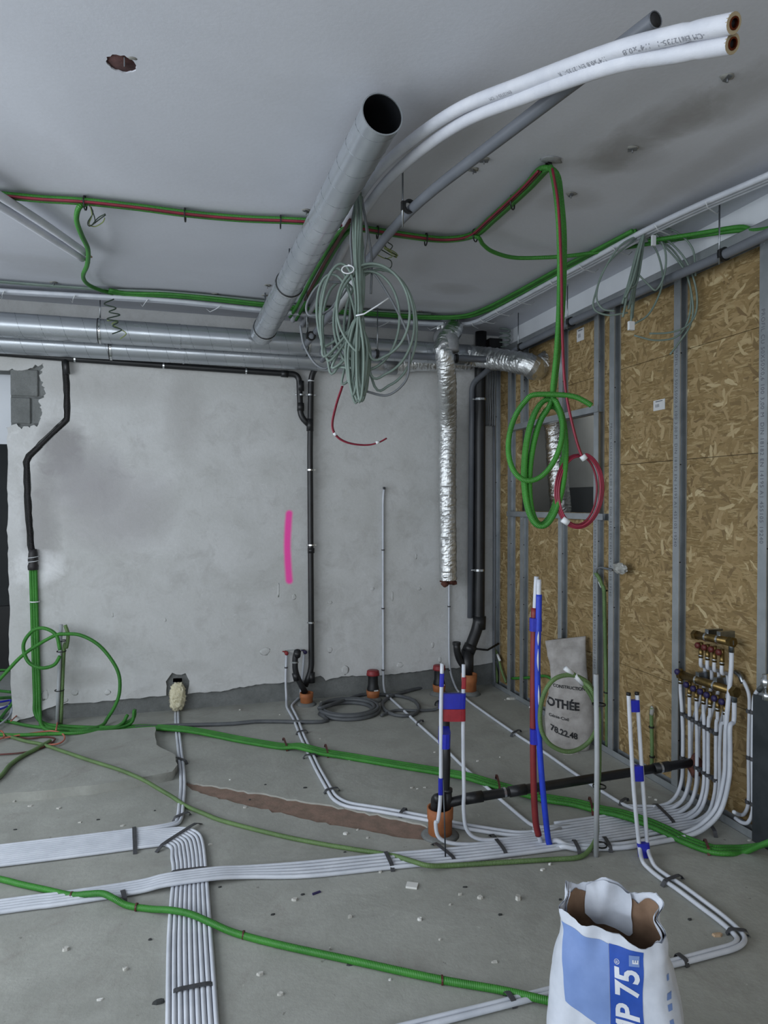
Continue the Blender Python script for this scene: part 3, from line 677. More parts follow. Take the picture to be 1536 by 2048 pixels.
# ------------------------------------------------ conduits along the ceiling edges
def offpath(pts, d, dz=0., up=(0, 0, 1)):
    P = [Vector(p) for p in pts]; out = []
    for i in range(len(P)):
        t = (P[min(i+1, len(P)-1)]-P[max(i-1, 0)]); s = t.cross(Vector(up)).normalized()
        out.append(P[i]+s*d+Vector((0, 0, dz)))
    return out
wc = [(-2.26,5.026,3.01),(-1.612,5.086,3.01),(-1.184,5.114,3.01),(-0.653,5.074,3.01),(-0.096,5.032,3.01),(0.463,5.076,3.01),(0.991,5.117,3.01),(1.464,5.113,3.01),(1.95,5.079,3.01),(2.141,5.023,3.01),(2.23,4.888,3.01),(2.255,4.633,3.01),(2.278,4.288,3.01),(2.302,3.808,3.01),(2.322,3.462,3.01),(2.342,3.085,3.01),(2.388,2.738,3.01),(2.46,2.409,3.01),(2.547,1.994,3.01)]
for k in range(3):
    c = tube('white_conduit', offpath(wc, .034*k, -.004*k), .0145, 'white_pipe', None, 'white conduit round the ceiling edge, %s of three from the room side' % ('nearest', 'middle', 'farthest')[k], 'conduit', n=10)
    if k == 0: wc0 = c
# white ties on the conduit run
P = catmull(wc, 6)
for i in range(12, len(P)-10, 5):
    p = P[i]; tt = (P[i+1]-P[i]).normalized(); sd = tt.cross(Vector((0, 0, 1))).normalized()
    link('tie_wrap', tubemesh([p-sd*.09+Vector((0, 0, .0))-tt*.02, p-sd*.05+Vector((0, 0, -.03)), p+sd*.06+Vector((0, 0, -.032))+tt*.03, p+sd*.1+tt*.05+Vector((0, 0, -.02))], .003, 4), 'tie_white', wc0)
gb = [(-0.492,4.934,3.02),(-0.356,4.974,3.02),(-0.093,4.921,3.02),(0.208,4.929,3.02),(0.523,4.963,3.02),(0.967,4.993,3.02),(1.423,4.971,3.02),(1.779,4.954,3.02),(2.063,4.842,3.02),(2.161,4.562,3.02),(2.202,4.145,3.02),(2.233,3.695,3.02),(2.268,3.382,3.02),(2.298,3.068,3.02)]
for k in range(4):
    tube('green_conduit', offpath(gb, -.02+.024*k, -.004*(k % 2)+.003), .0105, 'green_conduit', None, 'green conduit round the ceiling edge, %s of four from the room side' % ('nearest', 'second', 'third', 'farthest')[k], 'conduit', n=8)
for k in range(3):
    tube('grey_cable', offpath([(-1.706,4.955,3.03),(-1.148,4.963,3.03),(-0.543,4.949,3.03),(-0.093,4.885,3.03),(0.518,4.911,3.03),(0.961,4.963,3.03),(1.799,4.899,3.03)], .014*k), .006, 'grey_green_cable', None, 'thin grey-green cable along the ceiling edge above the long ducts', 'cable', 'thin cables above the long ducts', n=6)
# green and brown run across the ceiling to the hanging coil
gm = [(-1.149,3.573,3.025),(-0.819,3.55,3.025),(-0.638,3.54,3.025),(-0.449,3.513,3.025),(-0.203,3.509,3.025),(0.006,3.519,3.025),(0.271,3.503,3.025),(0.565,3.449,3.025),(0.77,3.435,3.025),(0.908,3.454,3.025),(1.249,3.48,3.025),(1.397,3.452,3.025),(1.486,3.354,3.025),(1.494,3.158,3.025),(1.496,2.943,3.025),(1.494,2.769,3.025),(1.484,2.614,3.025)]
co = Vector([(1.479,2.56,1.779)][0]); s_ = 2.87/1360          # coil centre, metres per photographed pixel at its depth
ax_, az_ = Vector((.9603, -.279, 0)), Vector((0, 0, 1)); ay_ = Vector((.279, .9603, 0))
def loc(dx, dy, dd=0.): return co+ax_*dx*s_-az_*dy*s_+ay_*dd
def loop(cx, cy, rx, ry, a0, a1, n, dd0=0., dd1=0., tilt=0.):
    out = []
    for i in range(n+1):
        a = math.radians(a0+(a1-a0)*i/n); x = rx*math.sin(a); y = -ry*math.cos(a)
        out.append(loc(cx+x*math.cos(tilt)-y*math.sin(tilt), cy+x*math.sin(tilt)+y*math.cos(tilt), dd0+(dd1-dd0)*i/n))
    return out
hang = lambda o, d: [loc(8+o, -575, d), loc(18+o, -520, d), loc(24+o, -440, d), loc(23+o*.8, -320, d), loc(16+o*.5, -220, d), loc(7+o*.3, -135, d)]
coils = [
    loop(-8, 5, 40, 128, 20, 700, 34, .0, .05, .06),
    loop(-32, -45, 52, 88, 30, 335, 16, -.02, -.035, .22) + [loc(15, -128, -.03), loc(45, -124, -.03), loc(65, -115, -.03), loc(78, -107, -.03)],
    loop(-2, 10, 34, 120, -20, -640, 32, .02, .06, .1) ]
for k in range(3):
    o = (-7, 0, 6)[k]
    tube('green_conduit', offpath(gm, -.012+.017*k, -.006*(k == 1)) + hang(o, .012*k) + coils[k], .0112, 'green_conduit', None,
         ('green conduit coiled up in the long hanging loops, left strand of the drop', 'green conduit of the hanging coil whose short cut end sticks out to the right', 'green conduit coiled up in the long hanging loops, right strand of the drop')[k], 'conduit', n=10, sub=5)
o = link('cable_tie', ringmesh(loc(2, -128), (0, 0, 1), .034, .03, .003, 16), 'tie_black', None, loc(2, -128))
props(o, 'black tie gathering the hanging green conduit coil', 'tie')
redh = [loc(0, -575, -.02), loc(12, -500, -.02), loc(18, -380, -.02), loc(20, -250, -.025), loc(26, -140, -.03), loc(45, -50, -.03), loc(60, -6, -.03)]
for k in range(3):
    lp = loop(58, 62, 46-3*k, 74-2*k, 8, 8+352, 20, -.03, .03-.01*k, .05)
    if k == 2: lp = lp + loop(60, 60, 38, 70, 10, 340, 18, .02, .05, .02)
    c = tube('red_cable', [p+Vector((.004*k, .004*k, 0)) for p in redh] + lp, .0048, 'red_cable', None, 'thin dark red cable hanging beside the green coil in a smaller loop', 'cable', 'red cables in the hanging loop', n=6, sub=5)
for p, q, lab in ((loc(60, -8, -.03), loc(66, 0, -.03), 'upper white tape round the hanging red cable loop'), (loc(24, 118, -.01), loc(36, 126, -.01), 'lower white tape round the hanging red cable loop')):
    o = cyl('white_tape', p, q, .0135, 'tie_white', None, 12); props(o, lab, 'tape')
for k, (c, nm) in enumerate((('brown_cable', 'brown'), ('red_cable', 'dark red'))):
    tube('ceiling_cable', offpath(gm, .022+.012*k, -.012), .0055, c, None, nm+' cable running with the green conduits across the ceiling', 'cable', n=6)
for i, p in enumerate([(-0.448,3.5,3.015),(0.006,3.507,3.015),(0.468,3.458,3.015),(1.25,3.467,3.015),(1.481,3.343,3.015),(1.488,2.928,3.015),(0.974,3.449,3.015)]):
    o = link('cable_tie', ringmesh(p, (.96, -.1, 0) if i < 4 or i == 6 else (.7, -.7, 0), .034, .03, .003, 14), 'tie_black', None, p); props(o, 'black tie round the green and brown run on the ceiling', 'tie', 'ties on the ceiling run')
tube('green_conduit', [(-0.446,3.517,3.02),(-0.474,3.498,2.99),(-0.496,3.577,2.96),(-0.496,3.741,2.95),(-0.494,3.967,2.955),(-0.537,4.265,2.97),(-0.593,4.527,2.985),(-0.594,4.735,3),(-0.536,4.879,3.01),(-0.47,4.973,3.02)], .0125, 'green_conduit', None, 'green conduit dangling in an S from the ceiling at the left', 'conduit', n=10)
tube('green_conduit', [(1.443,3.389,3.02),(1.486,3.322,3),(1.547,3.386,2.99),(1.628,3.44,2.98),(1.759,3.489,2.98),(1.881,3.484,2.985),(2.076,3.409,2.99),(2.282,3.354,3.02),(2.436,3.208,3.02),(2.545,2.952,2.98)] + [(2.59,2.706,2.922),(2.59,2.609,2.873),(2.59,2.441,2.823)], .011, 'green_conduit', None, 'green conduit sagging from the ceiling run across to the strand board wall', 'conduit', n=10)
tube('green_conduit', [(2.334,3.05,2.97),(2.503,2.903,2.97)] + [(2.585,2.701,2.937),(2.585,2.604,2.885),(2.585,2.436,2.843)], .011, 'green_conduit', None, 'green conduit clipped above the steel top track at the picture edge', 'conduit', n=10)
for k in range(2):
    tube('green_conduit', [(0.841,3.382,3),(0.809,3.492,3),(0.802,3.811,3),(0.808,4.304,3),(0.818,4.908,3),(0.823,5.216,3)] if k == 0 else [(0.805,3.36,3),(0.771,3.49,3),(0.763,3.79,3),(0.764,4.276,3),(0.772,4.844,3),(0.766,5.145,3)], .012, 'green_conduit', None, ('green conduit running behind the short spiral duct, beside the white pipes', 'green conduit running behind the short spiral duct, hidden mostly by it')[k], 'conduit', n=10)
tube('ceiling_cable', [(0.782,3.266,2.985),(0.782,3.588,2.985),(0.781,3.881,2.985),(0.793,4.635,2.985)], .009, 'brown_cable', None, 'brown cable running behind the short spiral duct', 'cable', n=6)
# bracket where the green drop is fixed
bk = empty('ceiling_bracket', [(1.487,2.595,3.05)][0], 'small plaster-smeared bracket holding the green drop to the ceiling', 'bracket')
lump('plaster_smear', [(1.493,2.58,3.048)][0], .05, .006, 'grey_tape', bk, 3, .03)
link('bracket_hook', ringmesh([(1.489,2.601,3.03)][0], (1, 0, 0), .02, .015, .008, 14), 'tie_black', bk)
# ------------------------------------------------ hanging coil of grey-green cables
cc = Vector([(0.748,2.98,2.421)][0]); cs = 3.06/1360
def cl(dx, dy, dd=0.): return cc+ax_*dx*cs-az_*dy*cs+ay_*dd
def el(cx, cy, rx, ry, a0, a1, n=14, d0=0., d1=0., tilt=0.):
    out = []
    for i in range(n+1):
        a = math.radians(a0+(a1-a0)*i/n); x = rx*math.sin(a); y = -ry*math.cos(a)
        out.append(cl(cx+x*math.cos(tilt)-y*math.sin(tilt), cy+x*math.sin(tilt)+y*math.cos(tilt), d0+(d1-d0)*i/n))
    return out
rnd = random.Random(21)
def narrow(dx, h, wd, d): return [cl(2, 2, d), cl(dx-wd, h*.4, d), cl(dx-wd*.8, h*.8, d), cl(dx, h, d), cl(dx+wd*.8, h*.8, d), cl(dx+wd, h*.4, d), cl(4, 0, d)]
specs = [(-2, [(32, -16, 72, 92)], [(-8, 150, 9), (6, 165, 7)]), (4, [(-38, -10, 34, 100)], [(0, 158, 10), (10, 140, 9)]), (0, [(-42, 0, 38, 92), (36, 0, 78, 108)], [(-14, 130, 8)]),
         (7, [(18, -2, 66, 98)], [(4, 168, 8), (16, 148, 6)]), (-5, [(-46, -22, 30, 86)], [(-4, 160, 12), (12, 155, 8)]), (10, [(46, 10, 74, 118)], [(14, 130, 10)]), (3, [(-30, 14, 42, 100)], [(8, 162, 11), (-10, 140, 8)])]
for k, (o, big, nar) in enumerate(specs):
    d = -.05+.016*k
    pts = [cl(o*.6-2+k, -262, d), cl(o+4*math.sin(k), -200, d), cl(o*1.2, -120, d), cl(o*.7+4, -40, d), cl(3, 0, d)]
    for (cx, cy, rx, ry) in big:
        tl = rnd.uniform(-.12, .12); pts += el(cx, cy, rx, ry, -150, 190, 14, d, d+.05, tl)
    for (dx, h, wd) in nar: pts += narrow(dx, h+rnd.uniform(-6, 6), wd, d+rnd.uniform(-.02, .02))
    pts.append(cl(8+k*2, 40, d))
    tube('hanging_cable', pts, .0062, 'grey_green_cable', None, 'grey-green cable looped up in the large tied coil hanging under the ceiling', 'cable', 'cables in the large hanging coil', n=7, sub=5)
for k, pts in enumerate(([cl(-3, -262, .06), cl(-15, -180, .06), cl(-12, -110, .06), cl(-30, -85, .06), cl(-75, -80, .05), cl(-103, -40, .05), cl(-98, -15, .05), cl(-60, -25, .05), cl(-25, -65, .05), cl(-20, -90, .05)],
                         [cl(12, -230, .06), cl(26, -150, .06), cl(28, -110, .06), cl(26, -60, .06)],
                         [cl(-120, 0, .1), cl(-112, 40, .1), cl(-90, 78, .08), cl(-68, 90, .08), cl(-55, 75, .08), cl(-52, 30, .06)],
                         [cl(6, -262, .03), cl(18, -180, .03), cl(14, -120, .03), cl(40, -88, .03), cl(75, -30, .03), cl(102, 30, .03), cl(104, 80, .03), cl(96, 120, .03), cl(60, 148, .03), cl(15, 140, .03)])):
    tube('hanging_cable', pts, .0055, 'grey_cable', None, ('grey cable forming the small loop at the left of the large hanging coil', 'short grey cable dropping at the right of the coil tie', 'grey cable sagging left of the large coil in front of the ducts', 'grey cable forming the outermost right arc of the large hanging coil')[k], 'cable', n=6)
o = link('cable_tie', tubemesh([cl(-2, 0, -.07), cl(14, -2, -.08), cl(40, -18, -.08), cl(62, -33, -.08)], .0035, 5), 'tie_white', None, cl(0, 0)); props(o, 'long white tie sticking out of the large cable coil', 'tie')
o = link('cable_tie', tubemesh(el(-18, -92, 12, 8, 0, 400, 16, -.06, -.05), .003, 5), 'tie_white', None, cl(-18, -92)); props(o, 'white tie holding the top of the large cable coil', 'tie')
for k in range(2):
    c = tube('red_cable', [Vector(p)+Vector((.006*k, .01*k, .002*k)) for p in [(0.674,2.97,2.119),(0.647,2.97,2.038),(0.628,2.97,1.953),(0.637,2.97,1.909),(0.669,2.97,1.879),(0.722,2.97,1.862),(0.792,2.97,1.859),(0.843,2.97,1.872),(0.879,2.97,1.891)]], .0036, 'red_cable', None, ('front', 'rear')[k]+' one of two red wires curling below the large cable coil', 'cable', n=6)
    if k == 0:
        for p, q in zip([(0.636,2.965,1.909),(0.83,2.965,1.869)], [(0.645,2.965,1.898),(0.844,2.965,1.874)]): cyl('white_tape', p, q, .007, 'tie_white', c, 8)
# ------------------------------------------------ thin cables hanging by the strand board wall
rc = Vector([(2.323,3.06,3.025)][0]); rs = 3.56/1360
def rl(dx, dy, dd=0.): return rc+ax_*dx*rs-az_*dy*rs+ay_*dd
rnd = random.Random(9)
for k in range(12):
    a = rnd.uniform(-1, 1); e = rnd.uniform(110, 185)
    tube('thin_cable', [rl(-6+k*1.5, 0, .01*k-.04), rl(-14+a*6+k, 40, .01*k-.04), rl(-28+a*9+k*1.6, 100, .01*k-.04), rl(-44+a*9+k*2.6, e, .01*k-.04)], .0062, 'grey_green_cable', None, 'thin grey-green cable hanging straight from the ceiling beside the strand board', 'cable', 'straight thin cables beside the strand board', n=6)
arcs = [([(0, 0), (40, 15), (80, 55), (102, 110), (104, 160), (85, 190), (50, 203), (10, 205)], 0), ([(5, 2), (45, 30), (85, 80), (100, 140), (96, 185), (70, 225), (55, 245)], .02), ([(0, 0), (20, 10), (38, 45), (36, 90), (20, 120), (5, 110), (-15, 90)], -.02),
        ([(-5, 5), (-50, 30), (-85, 85), (-97, 130), (-85, 155), (-60, 160)], 0), ([(-4, 3), (-70, 60), (-95, 120), (-98, 152), (-70, 165), (-30, 160)], .03), ([(8, 3), (60, 30), (95, 90), (98, 160), (75, 205), (30, 215), (-15, 205)], .04), ([(2, 2), (30, 40), (40, 100), (15, 160), (-20, 185)], .03),
        ([(0, 0), (25, -8), (60, -12)], -.02), ([(4, 0), (50, 5), (88, 40), (95, 95)], -.04)]
for k, (a, d) in enumerate(arcs):
    tube('thin_cable', [rl(x, y, d) for x, y in a], .0052, 'grey_green_cable', None, 'thin grey-green cable arching out in a loose loop beside the strand board', 'cable', 'looped thin cables beside the strand board', n=6)
o = box('cable_label', rl(-34, 203, -.05)-Vector((.016, .008, 0)), rl(-34, 186, -.05)+Vector((.016, .008, 0)), 'tie_white'); props(o, 'white paper tag at the lower end of the thin hanging cables', 'tag')
o = box('cable_label', rl(8, 38, -.06)-Vector((.011, .006, 0)), rl(8, 18, -.06)+Vector((.011, .006, 0)), 'tie_white'); props(o, 'white paper tag near the top of the thin hanging cables', 'tag')
# bare wire ends
def wires(pts_list, label, group=None, name='wire_end', r=.0028):
    for k, pts in enumerate(pts_list):
        tube(name, pts, r, ('wire_black', 'yellow_green_wire')[k % 2], None, label if group else label, 'wire', group, n=5, sub=6)
wires([[(-0.422,3.431,2.98),(-0.415,3.514,2.98),(-0.453,3.639,2.98),(-0.45,3.689,2.98),(-0.392,3.584,2.98),(-0.361,3.527,2.98)], [(-0.419,3.441,2.98),(-0.423,3.545,2.98),(-0.451,3.664,2.98),(-0.426,3.688,2.98),(-0.385,3.625,2.98),(-0.369,3.566,2.98)], [(-0.414,3.439,2.975),(-0.415,3.591,2.975),(-0.437,3.659,2.975),(-0.398,3.561,2.975),(-0.36,3.503,2.975)]], 'stiff bare wire end curling below the ceiling run at the left', 'wire ends at the left drop')
wires([[(1.032,3.452,2.97),(1.069,3.492,2.97),(1.068,3.552,2.97),(1.027,3.49,2.97),(1.012,3.422,2.97)], [(1.003,3.456,2.95),(1.094,3.526,2.95),(1.122,3.572,2.95),(1.075,3.539,2.95),(1.021,3.487,2.95)], [(1.002,3.5,2.95),(1.096,3.58,2.95),(1.118,3.566,2.95),(1.045,3.503,2.95)], [(0.994,3.55,2.94),(1.06,3.601,2.94),(1.09,3.569,2.94)], [(1.042,3.54,2.92),(1.086,3.575,2.92),(1.114,3.665,2.92),(1.1,3.738,2.92),(1.07,3.738,2.92)], [(1.015,3.467,2.95),(1.095,3.549,2.95),(1.124,3.596,2.95),(1.077,3.562,2.95)]], 'black and yellow wire end curling beside the grey waste pipe', 'wire ends beside the waste pipe')
sp = [(-0.451,4.9,2.963),(-0.514,4.9,2.925),(-0.439,4.9,2.904),(-0.483,4.9,2.874),(-0.414,4.9,2.86),(-0.496,4.9,2.827),(-0.427,4.9,2.812),(-0.461,4.9,2.782),(-0.405,4.9,2.76),(-0.465,4.9,2.729)]
tube('wire_end', sp, .0045, 'wire_black', None, 'springy zigzag wire hanging in front of the long ducts at the left', 'wire', n=5)
tube('wire_end', [(-0.498,4.92,2.822),(-0.429,4.92,2.823),(-0.466,4.92,2.8),(-0.404,4.92,2.765),(-0.378,4.92,2.74),(-0.417,4.92,2.703)], .0035, 'yellow_green_wire', None, 'yellow-green wire tail hanging in front of the long ducts at the left', 'wire', n=5)
c0 = Vector([(2.553,5.15,2.989)][0])
tube('spring_cable', [c0+Vector((.045*math.cos(i*.7), .03*math.sin(i*.7), .07-.0042*i)) for i in range(40)], .005, 'grey_green_cable', None, 'pale cable curled like a spring at the back corner under the ceiling', 'cable', n=6, sub=3)
o = box('junction_box', Vector([(2.548,5.35,2.95)][0])-Vector((.06, .04, .04)), Vector([(2.548,5.35,2.95)][0])+Vector((.06, .04, .05)), 'black_plastic', None, .006); props(o, 'small black box under the ceiling at the back corner', 'box')
# anchors and broken fixings left in the ceiling
for i, p in enumerate([(1.76,2.401,3.05),(0.86,2.668,3.05),(1.217,2.656,3.05),(1.208,2.749,3.05),(0.582,3.364,3.05),(-0.824,4.922,3.05),(-1.059,5.697,3.05),(-0.388,5.674,3.05),(0.534,4.589,3.05),(0.542,4.814,3.05),(1.706,4.888,3.05),(1.776,1.911,3.05),(1.744,2.836,3.05),(0.206,4.877,3.05)]):
    t = empty('ceiling_anchor', p, 'bent metal fixing left in the ceiling', 'fixing', 'old ceiling fixings')
    rr = random.Random(i); m = Matrix.Rotation(rr.uniform(0, 3), 4, 'Z') @ Matrix.Rotation(rr.uniform(.1, .4), 4, 'X')
    box('metal_tab', Vector(p)-Vector((.018, .008, .010)), Vector(p)+Vector((.018, .008, -.007)), 'strap_zinc', t, rot=m)
    cyl('bolt', Vector(p)-Vector((0, 0, .022)), p, .003, 'strap_zinc', t, 8)
    lump('broken_rim', Vector(p)+Vector((0, 0, -.002)), .025, .005, 'gypsum_board', t, i+60, .02)
# ================================================================ on the plastered wall
hp_pts = [(-2.037,5.395,2.663),(-1.252,5.395,2.658),(-0.764,5.395,2.644),(-0.14,5.395,2.632),(0.46,5.395,2.623),(0.874,5.395,2.618)] + [(0.886,5.395,2.285),(0.958,5.395,2.216)]
hp = tube('drain_pipe', hp_pts, .0235, 'black_pipe', None, 'black drain pipe running level under the ducts and turning down into the vertical one', 'pipe', rigid=.06, n=16)
for p, d in (([(-0.764,5.395,2.644)][0], (1, 0, -.02)), ([(-0.151,5.395,2.632)][0], (1, 0, -.02)), ([(0.46,5.395,2.623)][0], (1, 0, -.02)), ([(0.89,5.395,2.456)][0], (0, 0, 1))):
    c = clip(hp, p, d, .0235, lug=(0, 1, 0)); q = Vector(p)
    cyl('clip_bolt', q+Vector((0, 0, .026)) if d[0] else q+Vector((-.026, 0, 0)), q+Vector((0, 0, .05)) if d[0] else q+Vector((-.045, 0, 0)), .006, 'bright_steel', c, 8)
for a, b in (([(0.732,5.395,2.618)][0], [(0.787,5.395,2.617)][0]), ([(0.886,5.395,2.567)][0], [(0.886,5.395,2.488)][0]), ([(0.886,5.395,2.392)][0], [(0.886,5.395,2.329)][0])): cyl('socket', a, b, .028, 'black_pipe', hp, 16)
cyl('branch_pipe', [(-0.827,5.395,2.648)][0], [(-0.818,5.395,2.532)][0], .021, 'black_pipe', hp, 14)
vp_pts = [(1.14,4.7,3.004),(1.136,4.7,2.874)] + [(1.085,5.05,2.789)] + [(1.01,5.3,2.69)] + [(0.97,5.39,2.61),(0.961,5.39,2.02),(0.97,5.39,0.254),(0.918,5.39,0.129)]
vp = tube('drain_pipe', vp_pts, .0235, 'black_pipe', None, 'black vertical drain pipe on the plastered wall, slanting up behind the cable coil', 'pipe', rigid=.07, n=16)
for p in [(0.962,5.39,2.458),(0.961,5.39,1.86),(0.968,5.39,1.259),(0.971,5.39,0.637)]:
    c = clip(vp, p, (0, 0, 1), .0235, lug=(0, 1, 0)); q = Vector(p)
    box('clip_ear', q+Vector((.025, -.006, -.007)), q+Vector((.045, .006, .007)), 'bright_steel', c)
    box('clip_ear', q+Vector((-.036, -.006, -.005)), q+Vector((-.025, .006, .005)), 'bright_steel', c)
for a, b in (([(0.961,5.39,2.267)][0], [(0.961,5.39,2.171)][0]), ([(0.968,5.39,1.235)][0], [(0.968,5.39,1.195)][0]), ([(0.97,5.39,0.234)][0], [(0.97,5.39,0.153)][0])): cyl('socket', a, b, .028, 'black_pipe', vp, 16)
cyl('white_seal', [(0.97,5.39,2.578)][0], [(0.97,5.39,2.566)][0], .026, 'tie_white', vp, 16)
link('grey_sleeve', tubemesh([Vector(p) for p in ([(1.057,5.16,2.75)][0], [(0.991,5.33,2.66)][0])], .0255, 14), 'grey_pvc', vp)
ub = tube('trap_pipe', [(0.846,5.34,0.426),(0.83,5.34,0.375),(0.83,5.34,0.268),(0.861,5.34,0.186),(0.913,5.34,0.087)], .023, 'black_pipe', None, 'short black bent waste pipe with an open mouth beside the vertical drain pipe', 'pipe', rigid=.05, n=14)
clip(ub, [(0.83,5.34,0.339)][0], (0, 0, 1), .024)
cyl('pipe_mouth', [(0.846,5.34,0.386)][0], [(0.846,5.315,0.427)][0], .028, 'black_pipe', ub, 16); cyl('mouth_hole', [(0.846,5.316,0.423)][0], [(0.846,5.309,0.43)][0], .021, 'pipe_inside', ub, 16)
cyl('socket', [(0.83,5.34,0.252)][0], [(0.845,5.34,0.195)][0], .027, 'black_pipe', ub, 14)
def claybase(p, r, h, label, ht=.02):
    t = lathe('clay_socket', p, [(r*.93, -.02), (r*.93, h*.55), (r, h*.62), (r*1.02, h), (r*.86, h), (r*.84, h-.03), (.01, h-.035)], 'clay_pipe', None, 26)
    props(t, label, 'pipe socket'); 
    lathe('mortar_collar', p, [(r*1.5, 0), (r*1.25, ht*.6), (r*.95, ht)], 'concrete_block', t, 18); return t
claybase([(0.918,5.321,0)][0], .053, .095, 'orange clay socket in the floor under the vertical drain pipe')
def capped(p, p2, lab1, lab2):
    claybase(p, .053, .085, lab1, .03); p = Vector(p)
    t = empty('capped_pipe', p+Vector((0, 0, .05)), lab2, 'pipe')
    lathe('pipe_body', p+Vector((0, 0, .05)), [(.047, 0), (.049, .05), (.041, .08), (.041, .15), (.043, .165)], 'black_pipe', t, 24)
    lathe('red_cap', p+Vector((0, 0, .205)), [(.045, 0), (.053, .002), (.053, .016), (.050, .019), (.050, .034), (.045, .04), (.001, .041)], 'red_cap', t, 26)
    box('label_strip', p+Vector((-.005, -.0495, .086)), p+Vector((.03, -.046, .095)), 'sticker', t)
capped([(1.452,5.278,0)][0], 0, 'orange clay socket in the floor below the red-capped pipe nearest the hose coil', 'black pipe stub with a red cap standing by the wall near the hose coil')
capped([(2.026,5.289,0)][0], 0, 'orange clay socket in the floor below the red-capped pipe behind the white risers', 'black pipe stub with a red cap behind the pair of white risers')
# hot and cold stubs with their feed pipes
for px, lab, m, dxx in (([(0.77,5.42,0.401)][0], 'small red tap on the plastered wall above the white feed pipe', 'red_handle', 0), ([(0.919,5.42,0.4)][0], 'small blue tap on the plastered wall beside the vertical drain pipe', 'blue_handle', 0)):
    t = empty('wall_tap', px, lab, 'tap'); p = Vector(px)
    lathe('tap_body', p+Vector((0, .02, 0)), [(.014, 0), (.014, .02), (.009, .03), (.009, .045)], 'brass', t, 12, (0, -1, 0))
    lathe('tap_knob', p+Vector((0, -.02, 0)), [(.012, 0), (.016, .004), (.016, .016), (.01, .02)], 'red_cap' if m == 'red_handle' else m, t, 12, (0, -1, 0))
    box('tap_lever', p+Vector((-.03, -.012, .006)), p+Vector((.0, -.006, .016)), 'red_cap' if m == 'red_handle' else m, t, .002)
o = box('mounting_rail', [(0.784,5.436,0.413)][0], ([(0.914,5.438,0.409)][0][0], 5.44, [(0.914,5.438,0.417)][0][2]), 'zinc'); props(o, 'thin steel rail between the red and blue taps', 'rail')
R1 = .0095
def wallpipe(name, pts, r, mat, label, cat, clips=(), parent=None, n=8, rigid=.06):
    o = tube(name, pts, r, mat, None, label, cat, rigid=rigid, n=n)
    for p, d in clips: link('pipe_clip', ringmesh(p, d, r+.004, r-.001, .005, 10), 'strap_grey', o)
    return o
zz = .0105
wallpipe('white_pipe', [(0.774,5.42,0.385),(0.766,5.42,0.181),(0.773,5.42,0.028)] + [(0.751,5.265,0.01),(0.758,4.934,0.01),(0.745,4.562,0.01),(0.741,3.971,0.01),(0.752,3.55,0.01),(0.797,3.449,0.01),(0.957,3.342,0.01),(1.169,3.177,0.01),(1.285,3.067,0.01),(1.444,2.952,0.01),(1.526,2.908,0.01),(1.735,2.898,0.01)] , R1, 'white_pipe', 'white pipe from the red tap down the wall and across the floor', 'pipe', [(p, (0, 0, 1)) for p in [(0.77,5.42,0.281)][0:]])
wallpipe('white_pipe', [(0.915,5.42,0.372),(0.903,5.42,0.211),(0.89,5.42,0.099)] + [(0.896,5.506,0.011),(0.791,5.294,0.01),(0.79,4.948,0.01),(0.773,4.585,0.01),(0.767,3.995,0.01),(0.777,3.581,0.01),(0.819,3.486,0.01),(0.973,3.379,0.01),(1.187,3.211,0.01),(1.304,3.099,0.01),(1.464,2.983,0.01),(1.545,2.933,0.01),(1.754,2.919,0.01)], R1, 'white_pipe', 'white pipe from the blue tap down the wall and across the floor', 'pipe')
p_ = wallpipe('white_pipe', [(1.588,5.425,1.725),(1.579,5.425,1.621),(1.579,5.425,0.788),(1.583,5.425,0.078)] + [(1.587,5.394,0.01),(1.596,5.184,0.01),(1.6,4.664,0.01),(1.609,4.2,0.01),(1.601,3.799,0.01),(1.608,3.587,0.01),(1.615,3.31,0.01),(1.624,3.095,0.01),(1.631,2.998,0.01),(1.66,2.957,0.01),(1.81,2.929,0.01)], R1, 'white_pipe', 'white pipe with an open top standing against the middle of the plastered wall', 'pipe', [(p, (0, 0, 1)) for p in [(1.579,5.425,1.205),(1.579,5.425,0.718),(1.579,5.425,0.204)]])
cyl('pipe_mouth', [(1.588,5.425,1.729)][0], [(1.588,5.425,1.708)][0], .0105, 'strap_grey', p_, 10)
wallpipe('white_pipe', [(2.161,5.42,1.023),(2.166,5.42,0.894),(2.166,5.42,0.379),(2.171,5.42,0.207)] + [(2.181,5.41,0.122)] + [(2.211,5.37,0.01),(2.173,5.016,0.01),(2.171,4.569,0.01),(2.174,4.175,0.01),(2.19,3.815,0.01),(2.186,3.54,0.011),(2.193,3.294,0.01),(2.206,3.073,0.01),(2.232,2.987,0.01),(2.383,2.955,0.01)], R1, 'white_pipe', 'white pipe coming down out of the foil duct and across the floor', 'pipe', [(p, (0, 0, 1)) for p in [(2.166,5.42,0.71),(2.167,5.42,0.164)]])
